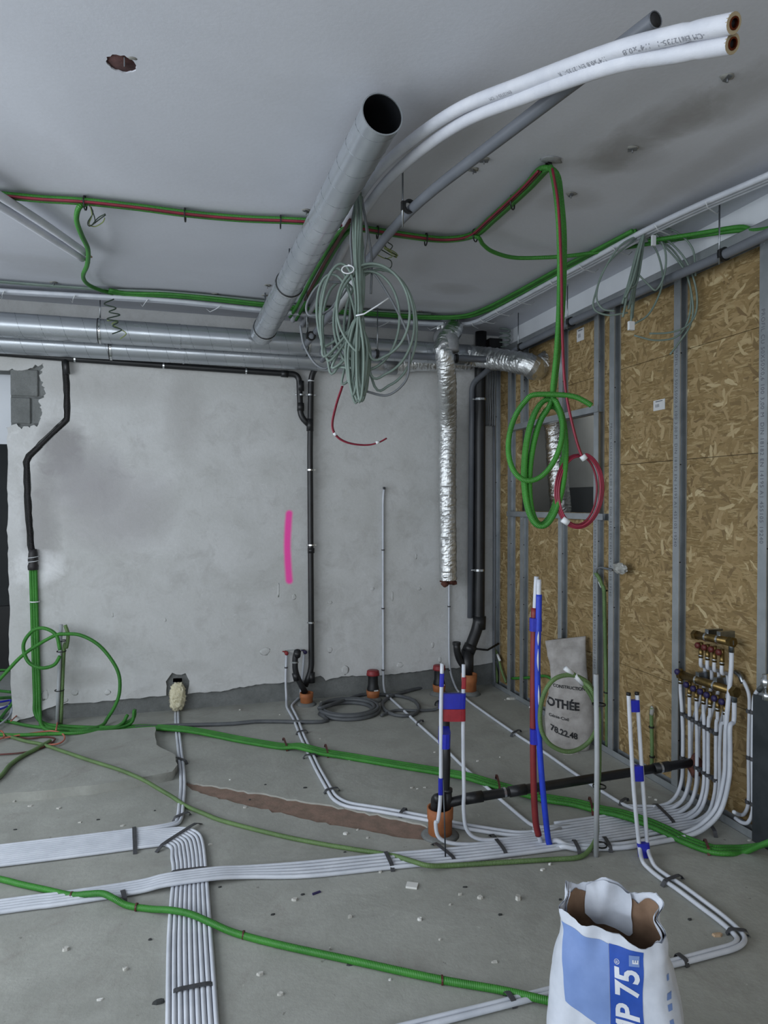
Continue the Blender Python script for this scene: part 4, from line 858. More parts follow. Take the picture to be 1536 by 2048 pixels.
# green conduits out of the groove
gx = [(-1.055,5.42,1.178)][0]
for k in range(3):
    o_ = (-.016, .0, .016)[k]
    end = [[(-0.986,5.363,0.014),(-0.857,5.257,0.014),(-0.581,5.142,0.014),(-0.244,5.077,0.014),(-0.09,4.965,0.014)][0:], [(-0.971,5.312,0.014),(-0.829,5.182,0.014),(-0.572,5.063,0.014),(-0.375,5.137,0.05),(-0.35,5.16,0.12)], [(-0.967,5.255,0.014),(-0.815,5.092,0.014),(-0.595,4.985,0.014),(-0.443,5.076,0.04),(-0.398,5.13,0.09)]][k]
    tube('green_conduit', [(x+o_, y, z) for x, y, z in [(-1.055,5.42,1.167),(-1.05,5.42,0.895),(-1.043,5.42,0.532),(-1.035,5.42,0.204),(-1.033,5.42,0.077)]] + end, .0125, 'green_conduit', None, 'green conduit dropping from the wall groove to the floor, %s of three' % ('leftmost', 'middle', 'rightmost')[k], 'conduit', n=9)
o = lathe('conduit_coupling', [(-1.055,5.418,1.113)][0], [(.034, 0), (.036, .03), (.03, .05), (.034, .07), (.03, .12), (.024, .15)], 'black_conduit', None, 14); props(o, 'black taped joint between the groove conduit and the green conduits', 'coupling')
link('wire_binding', tubemesh(helix([(-1.055,5.418,1.156)][0], [(-1.054,5.418,1.214)][0], .036, .03, 12), .003, 4), 'tie_white', o)
o = link('cable_tie', ringmesh([(-1.044,5.42,0.884)][0], (0, 0, 1), .034, .03, .004, 12), 'tie_white', None, [(-1.044,5.42,0.884)][0]); props(o, 'pale tie round the green conduits below the wall groove', 'tie')
# soil stack in the corner
ss = empty('soil_stack', [(2.3,5.33,-0.029)][0], 'thick black soil stack in the back corner with a bend near the floor', 'pipe')
link('stack_pipe', tubemesh(fillet([(2.422,5.34,3.067),(2.414,5.34,2.643),(2.409,5.34,0.561)] + [(2.291,5.31,0.318),(2.286,5.31,0.161)], .09), .048, 22), 'black_pipe', ss)
for a, b, r in (([(2.414,5.34,0.629)][0], [(2.409,5.34,0.518)][0], .056), ([(2.325,5.315,0.391)][0], [(2.296,5.312,0.334)][0], .056), ([(2.29,5.31,0.351)][0], [(2.286,5.31,0.088)][0], .053)): cyl('socket', a, b, r, 'black_pipe', ss, 20)
for p in [(2.414,5.34,2.477),(2.404,5.34,1.024)]: 
    c = clip(ss, p, (0, 0, 1), .049, 'bright_steel', .018); cyl('clip_bolt', Vector(p)+Vector((-.05, 0, 0)), Vector(p)+Vector((-.07, 0, 0)), .008, 'bright_steel', c, 8)
br = link('side_branch', tubemesh(fillet([(2.277,5.3,0.193),(2.218,5.3,0.265)] + [(2.187,5.29,0.341),(2.182,5.29,0.425)], .06), .03, 16), 'black_pipe', ss)
link('branch_mouth', ringmesh([(2.182,5.29,0.417)][0], (0, 0, 1), .035, .026, .012, 16), 'black_pipe', br)
link('bracket_strap', tubemesh([(2.286,5.31,0.369),(2.475,5.31,0.34)] + [(2.6, 5.35, .38)], .009, 6), 'black_plastic', ss)
claybase([(2.271,5.233,0)][0], .066, .17, 'orange clay socket in the floor under the black soil stack', .03)
tube('grey_cable_pipe', [(2.381,5.38,2.52),(2.374,5.38,1.621),(2.371,5.38,0.625)], .013, 'grey_pvc', None, 'thin grey pipe between the turned-down pipe and the soil stack', 'pipe', n=10)
for k in range(6):
    x0 = k*3.2
    tube('grey_cable', [p for p in [(2.516,5.38,2.861)]] + [Vector(p)+Vector((.014*k-.03, -.012*(k % 3), 0)) for p in [(2.516,5.37,2.717),(2.512,5.37,2.524),(2.517,5.37,2.396),(2.513,5.37,2.258)]] , .0065, 'grey_cable', None, 'grey cable hanging in a bunch beside the soil stack', 'cable', 'grey cables beside the soil stack', n=6)
tube('grey_conduit', [(2.569,5.39,2.271),(2.577,5.39,1.188),(2.574,5.39,0.317),(2.584,5.39,0.002)], .012, 'grey_pvc', None, 'grey conduit down the corner beside the soil stack', 'conduit', n=8)
# wool wad with feed pipes below it
sgn_ = lambda a, e: math.copysign(abs(a)**e, a)
wt = empty('wool_wad', [(-0.061,5.41,0.007)][0], 'cream wool wad stuffed round pipes where they leave the plastered wall', 'insulation')
bm = bmesh.new(); bmesh.ops.create_icosphere(bm, subdivisions=4, radius=1); c_ = Vector([(-0.061,5.405,0.119)][0])
for v in bm.verts:
    k = 1+.22*noise.noise(v.co*4.1)+.14*noise.noise(v.co*11.3); v.co = Vector((sgn_(v.co.x, .7)*.056*k, v.co.y*.04*k, sgn_(v.co.z, .75)*.105*k))+c_
link('wool_body', frm(bm, True), 'wool', wt)
rnd = random.Random(3); vs, fs = [], []
for i in range(420):
    d = Vector((rnd.gauss(0, 1), rnd.gauss(0, 1)-.6, rnd.gauss(0, 1))).normalized(); b = c_+Vector((d.x*.05, d.y*.038, d.z*.098)); e = b+d*rnd.uniform(.008, .022)+Vector((rnd.gauss(0, .005), 0, -.006)); s = Vector((rnd.gauss(0, 1), 0, rnd.gauss(0, 1))).normalized()*.0022
    n0 = len(vs); vs += [b+s, b-s, e]; fs.append((n0, n0+1, n0+2))
props(link('wool_fibre', mesh(vs, fs, False), 'wool', wt), kind='stuff')
box('blue_band', [(-0.093,5.41,0.228)][0], Vector([(-0.027,5.39,0.258)][0])+Vector((0, .02, 0)), 'blue_tape', wt, .004, rot=Matrix.Rotation(.05, 4, 'Y'))
# grey stake with its green loops at the far left
st0 = [(-0.886,5.309,0)][0]
st = tube('stake', [st0] + [(-0.864,5.32,0.542),(-0.857,5.32,0.725)], .0125, 'pale_grey_pvc', None, 'pale grey conduit stake standing by the wall at the far left', 'stake', n=12, sub=2)
tube('stake_conduit', [Vector(p)+Vector((.024, .01, 0)) for p in [st0] + [(-0.864,5.32,0.542)]] + [(-0.819,5.3,0.561),(-0.808,5.3,0.651),(-0.827,5.3,0.723)], .0125, 'pale_green_conduit', None, 'green conduit tied along the pale stake at the far left', 'conduit', n=9)
for p in [(-0.883,5.32,0.252),(-0.868,5.32,0.532),(-0.861,5.32,0.607)]: link('cable_tie', ringmesh(Vector(p)+Vector((.012, .004, 0)), (0, 0, 1), .033, .029, .003, 12), 'tie_black', st)
tube('green_conduit', [(-0.853,5.25,0.556),(-0.878,5.25,0.664),(-0.949,5.25,0.714),(-1.019,5.25,0.707),(-1.076,5.25,0.64),(-1.086,5.25,0.57),(-1.052,5.25,0.48),(-0.976,5.25,0.437),(-0.893,5.25,0.452),(-0.853,5.25,0.513)], .0125, 'green_conduit', None, 'green conduit making the small round loop at the stake', 'conduit', n=9)
tube('green_conduit', [(-1.419,5.25,0.178),(-1.234,5.25,0.378),(-1.108,5.25,0.519),(-0.997,5.25,0.6),(-0.885,5.25,0.661),(-0.827,5.25,0.668),(-0.722,5.25,0.655),(-0.607,5.25,0.584),(-0.517,5.25,0.47),(-0.464,5.25,0.351),(-0.461,5.25,0.223),(-0.492,5.25,0.128),(-0.546,5.25,0.038)] + [(-0.568,5.176,0.02),(-0.642,5.108,0.02),(-0.769,5.102,0.02)], .0125, 'green_conduit', None, 'green conduit making the large open arch right of the stake', 'conduit', n=9)
for k, pts in enumerate(([(-1.582,5.611,0.013),(-1.299,5.516,0.013),(-1.062,5.32,0.013),(-0.847,5.19,0.013),(-0.573,5.066,0.013),(-0.409,5.051,0.013)], [(-1.384,5.115,0.064),(-1.116,4.986,0.064),(-0.897,4.942,0.064),(-0.709,4.908,0.064),(-0.503,5.015,0.03),(-0.373,5.1,0.04),(-0.352,5.102,0.13)], [(-1.44,5.567,0.16),(-1.313,5.583,0.16),(-1.259,5.756,0.1),(-1.306,5.691,0.02),(-1.301,5.39,0.02)], [(-1.769,6.547,0.02),(-1.377,6.005,0.1),(-1.32,5.974,0.1)])):
    tube('green_conduit', pts, .0115, 'green_conduit', None, ('green conduit lying closest to the foot of the wall at the far left', 'green conduit with a loose upturned end on the floor by the stake', 'green conduit curling round the wall end at the opening', 'green conduit end poking past the wall end at the opening')[k], 'conduit', n=8)
for k, (pts, m, lab) in enumerate((([(-1.532,5.929,0.3),(-1.338,5.873,0.3),(-1.328,5.921,0.28)], 'green_conduit', 'upper thin cable in the opening at the far left'), ([(-1.567,5.798,0.03),(-1.366,5.804,0.03),(-1.295,5.823,0.03),(-1.247,5.578,0.03),(-1.256,5.402,0.03),(-1.298,5.247,0.03)], 'white_pipe', 'white cable in the tangle at the far left opening'), ([(-1.598,5.912,0.03),(-1.403,5.965,0.03),(-1.33,5.986,0.03),(-1.32,5.831,0.03),(-1.379,5.717,0.03)], 'blue_tape', 'blue cable in the tangle at the far left opening'))):
    tube('loose_cable', pts, .008, m, None, lab, 'cable', n=7)
for k, pts in enumerate(([(-1.179,5.301,0.065),(-1.171,5.456,0.06),(-1.1,5.515,0.11),(-1.024,5.553,0.13),(-0.961,5.543,0.12),(-0.924,5.503,0.08),(-0.895,5.387,0.02),(-0.841,5.005,0.065)], [(-1.277,4.929,0.066),(-1.16,4.923,0.066),(-1.051,4.961,0.066),(-0.936,4.988,0.066),(-0.86,4.987,0.066),(-0.785,4.903,0.066),(-0.756,4.795,0.066),(-0.776,4.715,0.066),(-0.841,4.707,0.066)], [(-1.172,4.626,0.06),(-1.091,4.628,0.06),(-0.98,4.621,0.06),(-0.902,4.651,0.06),(-0.844,4.725,0.06),(-0.818,4.832,0.06),(-0.888,4.891,0.06),(-0.977,4.888,0.06),(-1.056,4.931,0.06),(-1.019,4.881,0.06)], [(-1.212,4.898,0.07),(-1.195,5.072,0.07),(-1.149,4.977,0.07),(-1.144,4.917,0.07),(-1.202,4.856,0.07)])):
    tube('orange_cable', pts, .0055, 'orange_cable' if k < 2 else 'brown_cable' if k == 2 else 'orange_cable', None, ('pinkish orange cable arching over the conduits at the far left', 'pinkish orange cable lying over the floor conduits at the far left', 'brownish cable running off to the far left over the floor', 'short orange cable end at the far left wall end')[k], 'cable', n=6)
# ================================================================ on the floor
def strap(a, b, h, label, mat='strap_grey', w=.009, name='pipe_strap', group=None):
    a, b = Vector(a), Vector(b); d = (b-a); n = d.cross(Vector((0, 0, 1))).normalized()*w; up = Vector((0, 0, h)); vs, fs = [], []
    m = 8
    for i in range(m+1):
        u = i/m; z = min(1, u*7, (1-u)*7)*h; z = max(z, .0015)
        c = a+d*u; c.z = 0
        for s in (-1, 1):
            for q in (0, .0025): vs.append(c+n*s+Vector((0, 0, z+q)))
    for i in range(m):
        k, j = 4*i, 4*i+4
        fs += [(k+1, k+3, j+3, j+1), (k, j, j+2, k+2), (k, k+1, j+1, j), (k+2, j+2, j+3, k+3)]
    fs += [(0, 2, 3, 1), (4*m, 4*m+1, 4*m+3, 4*m+2)]
    o = link(name, mesh(vs, fs, False), mat, None, (a.x, a.y, 0)); props(o, label, 'strap', group)
    for q in (a+d.normalized()*.008, b-d.normalized()*.008): lathe('strap_nail', (q.x, q.y, .003), [(.005, 0), (.005, .002), (.001, .003)], 'dark_steel', o, 6)
    return o
RP = .0092
# ---- manifolds on the strand board
MX = 2.545
def manifold(name, a, b, r, outs, knob, label, nport):
    a, b = Vector(a), Vector(b); d = (b-a).normalized()
    t = empty(name, a, label, 'manifold')
    link('manifold_bar', tubemesh([a, b], r, 16), 'brass', t)
    for u in (0, 1): link('end_nut', ringmesh(a.lerp(b, u), d, r+.006, .002, .012, 6), 'brass', t)
    for i in range(1, 3):
        p = a.lerp(b, i/3); link('joint_ring', ringmesh(p, d, r+.005, r-.002, .006, 16), 'bright_steel', t)
        box('wall_bracket', p+Vector((-.004, -.012, -.01)), Vector((2.63, p.y+.012, p.z+r+.02)), 'steel', t)
    for p in outs:
        p = Vector(p); q = p+Vector((0, 0, .06))
        o = cyl('outlet_valve', q, p+Vector((0, 0, .028)), .011, 'brass', t, 10)
        lathe('valve_knob', p+Vector((-.012, 0, .045)), [(.013, 0), (.016, .004), (.016, .014), (.011, .02)], knob, o, 10, (-1, 0, 0))
        cyl('press_fitting', p+Vector((0, 0, .03)), p-Vector((0, 0, .02)), .0115, 'brass', t, 10); cyl('press_ring', p-Vector((0, 0, .004)), p-Vector((0, 0, .012)), .0125, 'bright_steel', t, 10)
    return t
low_out = [(2.545,3.039,0.649),(2.545,2.971,0.597),(2.545,2.92,0.59),(2.545,2.87,0.588),(2.545,2.825,0.583),(2.545,2.774,0.58),(2.545,2.725,0.577)]
up_out = [(2.545,2.89,0.821),(2.545,2.844,0.82),(2.545,2.797,0.82),(2.545,2.747,0.816)]
la, lb = [(2.545,3.035,0.679)][0], [(2.545,2.663,0.685)][0]
manifold('heating_manifold', la, lb, .021, low_out, 'blue_handle', 'lower brass manifold on the strand board feeding the white pipes', 7)
ua, ub_ = [(2.545,2.926,0.912)][0], [(2.545,2.687,0.922)][0]
manifold('heating_manifold', ua, ub_, .02, up_out, 'red_handle', 'upper brass manifold on the strand board above its twin', 4)
# ---- eleven thin pipes: manifold, wall, floor, then off to the left
def ypos(i): return 3.015-.0262*i
FY = [2.992, 2.968, 2.944, 2.920, 2.893, 2.869, 2.845, 2.821, 2.797, 2.773, 2.749]
src = [low_out[0], up_out[0], low_out[1], up_out[1], low_out[2], up_out[2], low_out[3], low_out[4], up_out[3], low_out[5], low_out[6]]
zf = .0105
ends = {
 0: [(2.353,2.994,0.01),(2.218,3.039,0.01)], 1: [(1.95, 2.972, zf), (1.75, 2.975, zf)], 2: [(1.95, 2.944, zf), (1.75, 2.946, zf), (1.62, 2.95, zf)], 3: [(1.95, 2.92, zf), (1.7, 2.922, zf), (1.6, 2.925, zf)],
 4: [(1.95, 2.893, zf), (1.6, 2.89, zf), (1.42, 2.893, .016), (1.31, 2.905, .028), (1.256, 2.92, .075), (1.243, 2.925, .17)] + [(1.245,2.925,0.258),(1.24,2.925,0.493),(1.242,2.925,0.846)],
 5: [(1.95, 2.869, zf), (1.6, 2.868, zf), (1.35, 2.885, zf), (1.2, 2.905, .02), (1.122, 2.925, .05), (1.106, 2.93, .12)] + [(1.118,2.93,0.131),(1.13,2.93,0.246),(1.132,2.93,0.455),(1.132,2.93,0.641),(1.137,2.93,0.856)],
}
for i in range(6, 11):
    y = FY[i]; k = i-6
    ends[i] = [(1.95, y, zf), (1.6, y+.004, zf), (1.2, y+.035-.002*k, zf), (.87, y+.075-.003*k, zf), (.5, y+.11-.003*k, zf), (.25, 2.985-.0195*k, .014), (.12, 2.985-.019*k, .0275), (-.08, 2.99-.019*k, .028), (-.2, 2.995-.019*k, .014), (-.5, 3.0-.0195*k, zf), (-.75, 3.01-.0195*k, zf), (-2.4, 3.04-.0195*k, zf)]
desc = ['white pipe that leaves the manifold bundle first, joining the pipe from the foil duct', 'white pipe second from the far side of the manifold bundle on the floor', 'white pipe third from the far side of the manifold bundle on the floor', 'white pipe fourth from the far side of the manifold bundle on the floor',
        'white riser with a red tape band, right one of the taped pair', 'white riser with blue tape bands, left one of the taped pair'] + ['white pipe crossing over the turned flat bundle, %s of five from the far side' % q for q in ('first', 'second', 'third', 'fourth', 'last')]
thin = []
for i in range(11):
    s = Vector(src[i]); up = i in (1, 3, 5, 8); yv = ypos(i)
    wx = MX+(.03 if up else -.004)
    top = [s, s-Vector((0, 0, .06))]
    mid = [(wx, s.y*.35+yv*.65, .50), (wx, yv, .38), (wx-.003, yv-.004, .22)] if not up else [(wx+.02, s.y*.7+yv*.3, .74), (wx+.03, s.y*.5+yv*.5, .62), (wx+.005, yv, .42), (wx-.003, yv-.004, .22)]
    rb = .10+.006*i
    bend = [(wx-.012, yv*.6+FY[i]*.4, .13), (wx-.045, yv*.4+FY[i]*.6, .055), (wx-.11, FY[i], .018), (wx-.2, FY[i], zf)]
    pts = [tuple(v) for v in top] + mid + bend + [tuple(p) for p in ends[i]]
    o = tube('white_pipe', pts, RP, 'white_pipe', None, desc[i], 'pipe', n=9, sub=5); thin.append(o)
# clip rails across the standing pipes
for z in (.475, .24):
    for i in range(10):
        y = ypos(i); link('pipe_clip', ringmesh((2.538, y, z-.003*i), (0, 0, 1), .0135, .008, .009, 8), 'strap_grey', thin[i])
# thick pair: feeds of the manifolds that run on to the red and blue risers
tk = [((lb[0], lb[1]+.004, lb[2]-.02), 2.655, 2.672, 'blue'), ((ub_[0], ub_[1], ub_[2]-.02), 2.685, 2.702, 'red')]
rise_red = [(1.80, 2.728, .012), (1.70, 2.755, .014), (1.645, 2.79, .03)] + [(1.605,2.82,-0.006),(1.578,2.82,0.045),(1.56,2.82,0.122),(1.549,2.82,0.311),(1.546,2.82,0.568),(1.547,2.82,0.917),(1.554,2.82,1.114),(1.561,2.82,1.257)]
rise_blue = [(1.80, 2.70, .012), (1.72, 2.715, .014), (1.66, 2.745, .02)] + [(1.629,2.79,-0.009),(1.606,2.79,0.06),(1.576,2.79,0.32),(1.557,2.79,0.576),(1.551,2.79,0.854),(1.556,2.79,1.061),(1.557,2.79,1.247)]
for (s, yv, yf, cname), rise in zip(tk, (rise_blue, rise_red)):
    t = empty('white_pipe', s, 'thicker white pipe from the %s manifold end to the %s riser' % (('lower', 'blue-sleeved') if cname == 'blue' else ('upper', 'red-sleeved')), 'pipe')
    vert = [tuple(s), (s[0], s[1]+.002, s[2]-.12), (2.515, yv*.5+s[1]*.5, .52), (2.51, yv, .40), (2.505, yv, .27), (2.47, yv*.6+yf*.4, .13), (2.40, yf*.8+yv*.2, .055), (2.30, yf, .018), (2.15, yf, .0125), (1.95, yf, .012)]
    P1 = catmull(vert + rise, 6)
    link('pipe_length', tubemesh(P1, .0112, 10), 'white_pipe', t)
    cyl('pipe_ferrule', Vector(s)+Vector((0, 0, .03)), Vector(s)-Vector((0, 0, .03)), .013, 'steel', t, 12)
    sl_ = [(1.576,2.82,0.048),(1.56,2.82,0.122),(1.549,2.82,0.311),(1.546,2.82,0.568),(1.547,2.82,0.917),(1.551,2.82,1.112)] if cname == 'red' else [(1.621,2.79,0.002),(1.606,2.79,0.06),(1.576,2.79,0.32),(1.557,2.79,0.576),(1.551,2.79,0.854),(1.556,2.79,1.061),(1.558,2.79,1.178)]
    link('sleeve', tubemesh(catmull(sl_, 6), .0152 if cname == 'red' else .0138, 12), cname+'_sleeve', t)
    if cname == 'blue':
        for a, b in ((1262, 1290), (1297, 1342), (1368, 1420)):
            Q = [Vector(p)+Vector((-.0045, -.0125, 0)) for p in ([(1.554,2.79,1.01),(1.552,2.79,0.978),(1.552,2.79,0.946)] if a == 1262 else [(1.552,2.79,0.93),(1.551,2.79,0.877),(1.553,2.79,0.826)] if a == 1297 else [(1.554,2.79,0.766),(1.556,2.79,0.706),(1.557,2.79,0.646)])]
            link('slit', tubemesh(catmull(Q, 4), lambda u: .0045*math.sin(PI*min(.97, max(.03, u)))+.0004, 6), 'white_pipe', t)
for p, q, lab in (([(1.546,2.805,1.068)][0], [(1.546,2.805,1.008)][0], 'upper blue tape joining the red and blue risers'), ([(1.55,2.805,0.554)][0], [(1.55,2.805,0.486)][0], 'lower blue tape joining the red and blue risers')):
    P = [Vector(p)+Vector((-.012+.0, 0, 0)), Vector(q)+Vector((-.012, 0, 0))]
    def flat(a, b, w, dp, mat, lab, name='tape_band'):
        a, b = Vector(a), Vector(b); vs, fs = [], []; n = 16
        for c in (a, b):
            for k in range(n):
                th = 2*PI*k/n; cx = math.copysign(abs(math.cos(th))**.6, math.cos(th))*w; cy = math.copysign(abs(math.sin(th))**.6, math.sin(th))*dp
                vs.append(c+ax_*cx+ay_*cy)
        for k in range(n): fs.append((k, (k+1) % n, n+(k+1) % n, n+k))
        fs += [tuple(range(n))[::-1], tuple(range(n, 2*n))]
        o = link(name, mesh(vs, fs, False), mat, None, b); return props(o, lab, 'tape')
    flat(Vector(p)+Vector((.003, 0, 0)), Vector(q)+Vector((.003, 0, 0)), .0275, .021, 'blue_tape', lab)
# taped pair of white risers and the waste stub
zc = lambda L: L[0]
flat(zc([(1.136,2.927,0.811)]), zc([(1.133,2.927,0.751)]), .0105, .0105, 'blue_tape', 'narrow blue tape band near the top of the left white riser')
flat(zc([(1.243,2.922,0.788)]), zc([(1.241,2.922,0.734)]), .0105, .0105, 'red_tape', 'narrow red tape band near the top of the right white riser')
flat(zc([(1.188,2.927,0.714)]), zc([(1.185,2.927,0.644)]), .062, .0115, 'blue_tape', 'wide blue tape joining the two white risers')
flat(zc([(1.193,2.922,0.643)]), zc([(1.193,2.922,0.587)]), .054, .0115, 'red_tape', 'wide red tape joining the two white risers below the blue one')
flat(zc([(1.171,2.985,0.529)]), zc([(1.169,2.985,0.461)]), .026, .075, 'blue_tape', 'blue tape tying the left white riser to the black waste stub')
flat(zc([(1.129,2.927,0.326)]), zc([(1.129,2.927,0.25)]), .0108, .0108, 'blue_tape', 'narrow blue tape band low on the left white riser')
cy_ = Vector([(1.172,3.044,0)][0])
claybase(cy_, .062, .135, 'orange clay socket in the middle of the floor below the black waste stub', .012)
wsb = tube('waste_stub', [cy_+Vector((.026, .0, .09)), cy_+Vector((.028, 0, .22))] + [(1.205,3.045,0.359),(1.2,3.045,0.553)], .0195, 'black_pipe', None, 'black waste stub rising from the clay socket behind the white risers', 'pipe', sub=1, n=16)
cyl('socket', zc([(1.208,3.045,0.104)]), zc([(1.208,3.045,0.218)]), .0235, 'black_pipe', wsb, 16)
cyl('socket_bead', zc([(1.208,3.045,0.206)]), zc([(1.208,3.045,0.22)]), .0265, 'black_pipe', wsb, 16)
el_ = link('cap_elbow', tubemesh(fillet([cy_+Vector((-.028, -.01, .1)), cy_+Vector((-.028, -.01, .185)), cy_+Vector((-.018, -.045, .2))], .03), .023, 14), 'mineral_wool_dark', wsb); el_.data.materials.clear(); el_.data.materials.append(M['black_pipe'])
hz = [zc([(1.216,3.045,0.149)])] + [zc([(1.302,3.045,0.158)])] + [zc([(2.56,2.945,0.24)])]
bh = tube('waste_pipe', hz, .0225, 'black_pipe', None, 'black waste pipe running low across the room into the stud wall', 'pipe', sub=1, n=16)
d_ = Vector(hz[2])-Vector(hz[1])
for u in (.16, .84): clip(bh, Vector(hz[1])+d_*u, d_, .0235, 'bright_steel', .012)
for u, r in ((.02, .027), (.2, .0262), (.83, .0262)): cyl('socket', Vector(hz[1])+d_*(u-.02), Vector(hz[1])+d_*(u+.05), r, 'black_pipe', bh, 16)
lump('pipe_seal', Vector(hz[2])+Vector((0, 0, -.02)), .04, .06, 'mineral_wool_dark', bh, 77, .04)
o = cyl('threaded_rod', zc([(1.11,2.815,0)]), zc([(1.117,2.86,0.345)]), .0035, 'dark_steel', None, 8); props(o, 'thin steel rod standing in the pipe bundle by the clay socket', 'rod')
# right pair of white risers with blue tapes, running on behind the big sack
def par(pts, d): return offpath(pts, d)
rp = [zc([(2.147,2.83,-0.108)])]
for k in range(2):
    up_ = ([(1.9,2.6,0.744),(1.909,2.6,0.604),(1.926,2.6,0.354),(1.945,2.6,0.171),(1.962,2.6,0.044)], [(1.944,2.6,0.743),(1.956,2.6,0.599),(1.976,2.6,0.348),(1.993,2.6,0.164),(2.004,2.6,0.044)])[k]
    fl_ = ([(1.924,2.484,0.012),(1.923,2.407,0.012),(1.933,2.327,0.012),(1.937,2.196,0.012),(1.94,2.095,0.012),(1.933,2.019,0.012),(1.917,1.988,0.012),(1.875,1.971,0.012),(1.778,1.966,0.012),(1.614,1.959,0.012),(1.403,1.958,0.012),(1.146,1.957,0.012),(0.955,1.95,0.012),(0.651,1.944,0.012),(0.372,1.935,0.012)], [(1.961,2.486,0.012),(1.963,2.415,0.012),(1.974,2.341,0.012),(1.978,2.215,0.012),(1.978,2.106,0.012),(1.967,2.021,0.012),(1.941,1.978,0.012),(1.879,1.953,0.012),(1.771,1.946,0.012),(1.604,1.941,0.012),(1.391,1.941,0.012),(1.135,1.937,0.012),(0.946,1.931,0.012),(0.644,1.922,0.012),(0.367,1.91,0.012)])[k]
    o = tube('white_pipe', list(up_) + [zc([(1.917,2.52,0.03)] if k == 0 else [(1.964,2.523,0.03)])] + list(fl_), .0092, 'white_pipe', None, ('white riser with a black end, left one of the pair with three blue tapes', 'white riser with a black end, right one of the pair with three blue tapes')[k], 'pipe', n=10, sub=5)
    cyl('end_cap', Vector(up_[0])-Vector((0, 0, .006)), Vector(up_[0])+Vector((0, 0, .006)), .0102, 'black_plastic', o, 10)
for a, b, lab in (([(1.924,2.6,0.715)], [(1.927,2.6,0.663)], 'top blue tape on the right pair of white risers'), ([(1.946,2.6,0.417)], [(1.95,2.6,0.349)], 'middle blue tape on the right pair of white risers'), ([(1.98,2.6,0.062)], [(1.981,2.59,0.003)], 'bottom blue tape on the right pair of white risers')):
    flat(a[0], b[0], .0275, .0125, 'blue_tape', lab)
# stake with the pale green loop
sk = zc([(1.777,2.66,0)])
stk = tube('stake', [sk] + [(1.8,2.69,0.425),(1.793,2.69,0.817)], .0115, 'pale_grey_pvc', None, 'pale grey conduit stake standing in front of the grey sack', 'stake', sub=1, n=12)
def sp(L): return [Vector(p)+Vector((0, .03, 0)) for p in L]
olive = [(-1.149,5.002,0.062),(-0.996,4.839,0.062),(-0.875,4.738,0.062),(-0.716,4.556,0.062),(-0.549,4.363,0.062),(-0.365,4.159,0.062),(-0.233,3.983,0.061),(-0.141,3.84,0.055),(-0.07,3.776,0.03),(-0.001,3.685,0.012),(0.092,3.566,0.01),(0.185,3.454,0.01),(0.429,3.234,0.01),(0.598,3.105,0.01),(0.721,3.021,0.01),(0.881,2.915,0.01)] + [(0.941,2.81,0.03),(1.001,2.749,0.03)] + [(1.107,2.755,0.011),(1.328,2.716,0.011),(1.553,2.677,0.011),(1.68,2.657,0.011),(1.754,2.681,0.02),(1.818,2.718,0.06)] + sp([(1.82,2.69,0.17),(1.824,2.69,0.33),(1.826,2.69,0.491),(1.831,2.69,0.606),(1.814,2.69,0.687),(1.783,2.69,0.747)])
tube('pale_green_conduit', olive + sp([(1.761,2.72,0.773),(1.729,2.72,0.794)]), .0105, 'pale_green_conduit', None, 'pale green conduit winding over the floor from the far left to the stake', 'conduit', n=9, sub=5)
lpo = sp([(1.852,2.72,0.455),(1.854,2.72,0.583),(1.835,2.72,0.661),(1.808,2.72,0.695)]) ; 
lo_ = tube('pale_green_conduit', sp([(1.838,2.72,0.084),(1.85,2.72,0.316),(1.852,2.72,0.455),(1.843,2.72,0.642),(1.808,2.72,0.742),(1.75,2.72,0.79),(1.682,2.72,0.808),(1.613,2.72,0.793),(1.565,2.72,0.738),(1.543,2.72,0.656),(1.548,2.72,0.572),(1.581,2.72,0.51),(1.633,2.72,0.471),(1.692,2.72,0.453),(1.757,2.72,0.465),(1.809,2.72,0.501),(1.841,2.72,0.561),(1.838,2.72,0.63),(1.808,2.72,0.7),(1.761,2.72,0.764),(1.716,2.72,0.808),(1.672,2.72,0.839)]), .0105, 'pale_green_conduit', None, 'pale green conduit making the large upright loop in front of the grey sack', 'conduit', n=9, sub=6)
for p, q in zip(sp([(1.763,2.72,0.759),(1.708,2.72,0.813)]), sp([(1.719,2.72,0.806),(1.669,2.72,0.841)])): cyl('white_tag', p, q, .0115, 'tie_white', lo_, 10)
for p in [(1.817,2.705,0.674),(1.821,2.705,0.295),(1.828,2.705,0.023)]: link('cable_tie', ringmesh(Vector(p)+Vector((.002, 0, 0)), (0, 0, 1), .031, .027, .003, 14), 'tie_black', stk)
# ---- bundle at the left: ten pipes coming in and turning towards the viewer
for k in range(9):
    u = k/8
    yl = 3.455-.0182*k; xv = .082-.0166*k; rb = .06+.012*(8-k)
    pts = [(-2.4, yl+.02, zf), (-1.2, yl+.01, zf), (-.5, yl-.004, zf)] + [(xv-rb*1.3, yl-.006, zf), (xv-rb*.62, yl-.02, zf), (xv-rb*.22, yl-.06-.02*(8-k)/8, zf), (xv-.01, yl-.15-.03*(8-k)/8, zf)] + [(xv-.002, 3.02, zf), (xv-.0015*k+.001, 2.6, zf), (xv-.001*k+.004, 2.1, zf), (xv+.008, 1.3, zf)]
    tube('white_pipe', pts, .0086, 'white_pipe', None, 'white pipe of the turning flat bundle, %s of nine from its outer edge' % ORD[k], 'pipe', n=8, sub=5)
wd = [(-2.4, 3.5, zf), (-1.2, 3.49, zf), (-.5, 3.478, zf), (-.2, 3.478, zf)] + [(-0.065,3.494,0.01),(-0.033,3.545,0.01),(-0.024,3.708,0.01),(-0.017,4.041,0.01),(-0.037,4.539,0.01),(-0.058,5.056,0.01),(-0.064,5.372,0.01)]
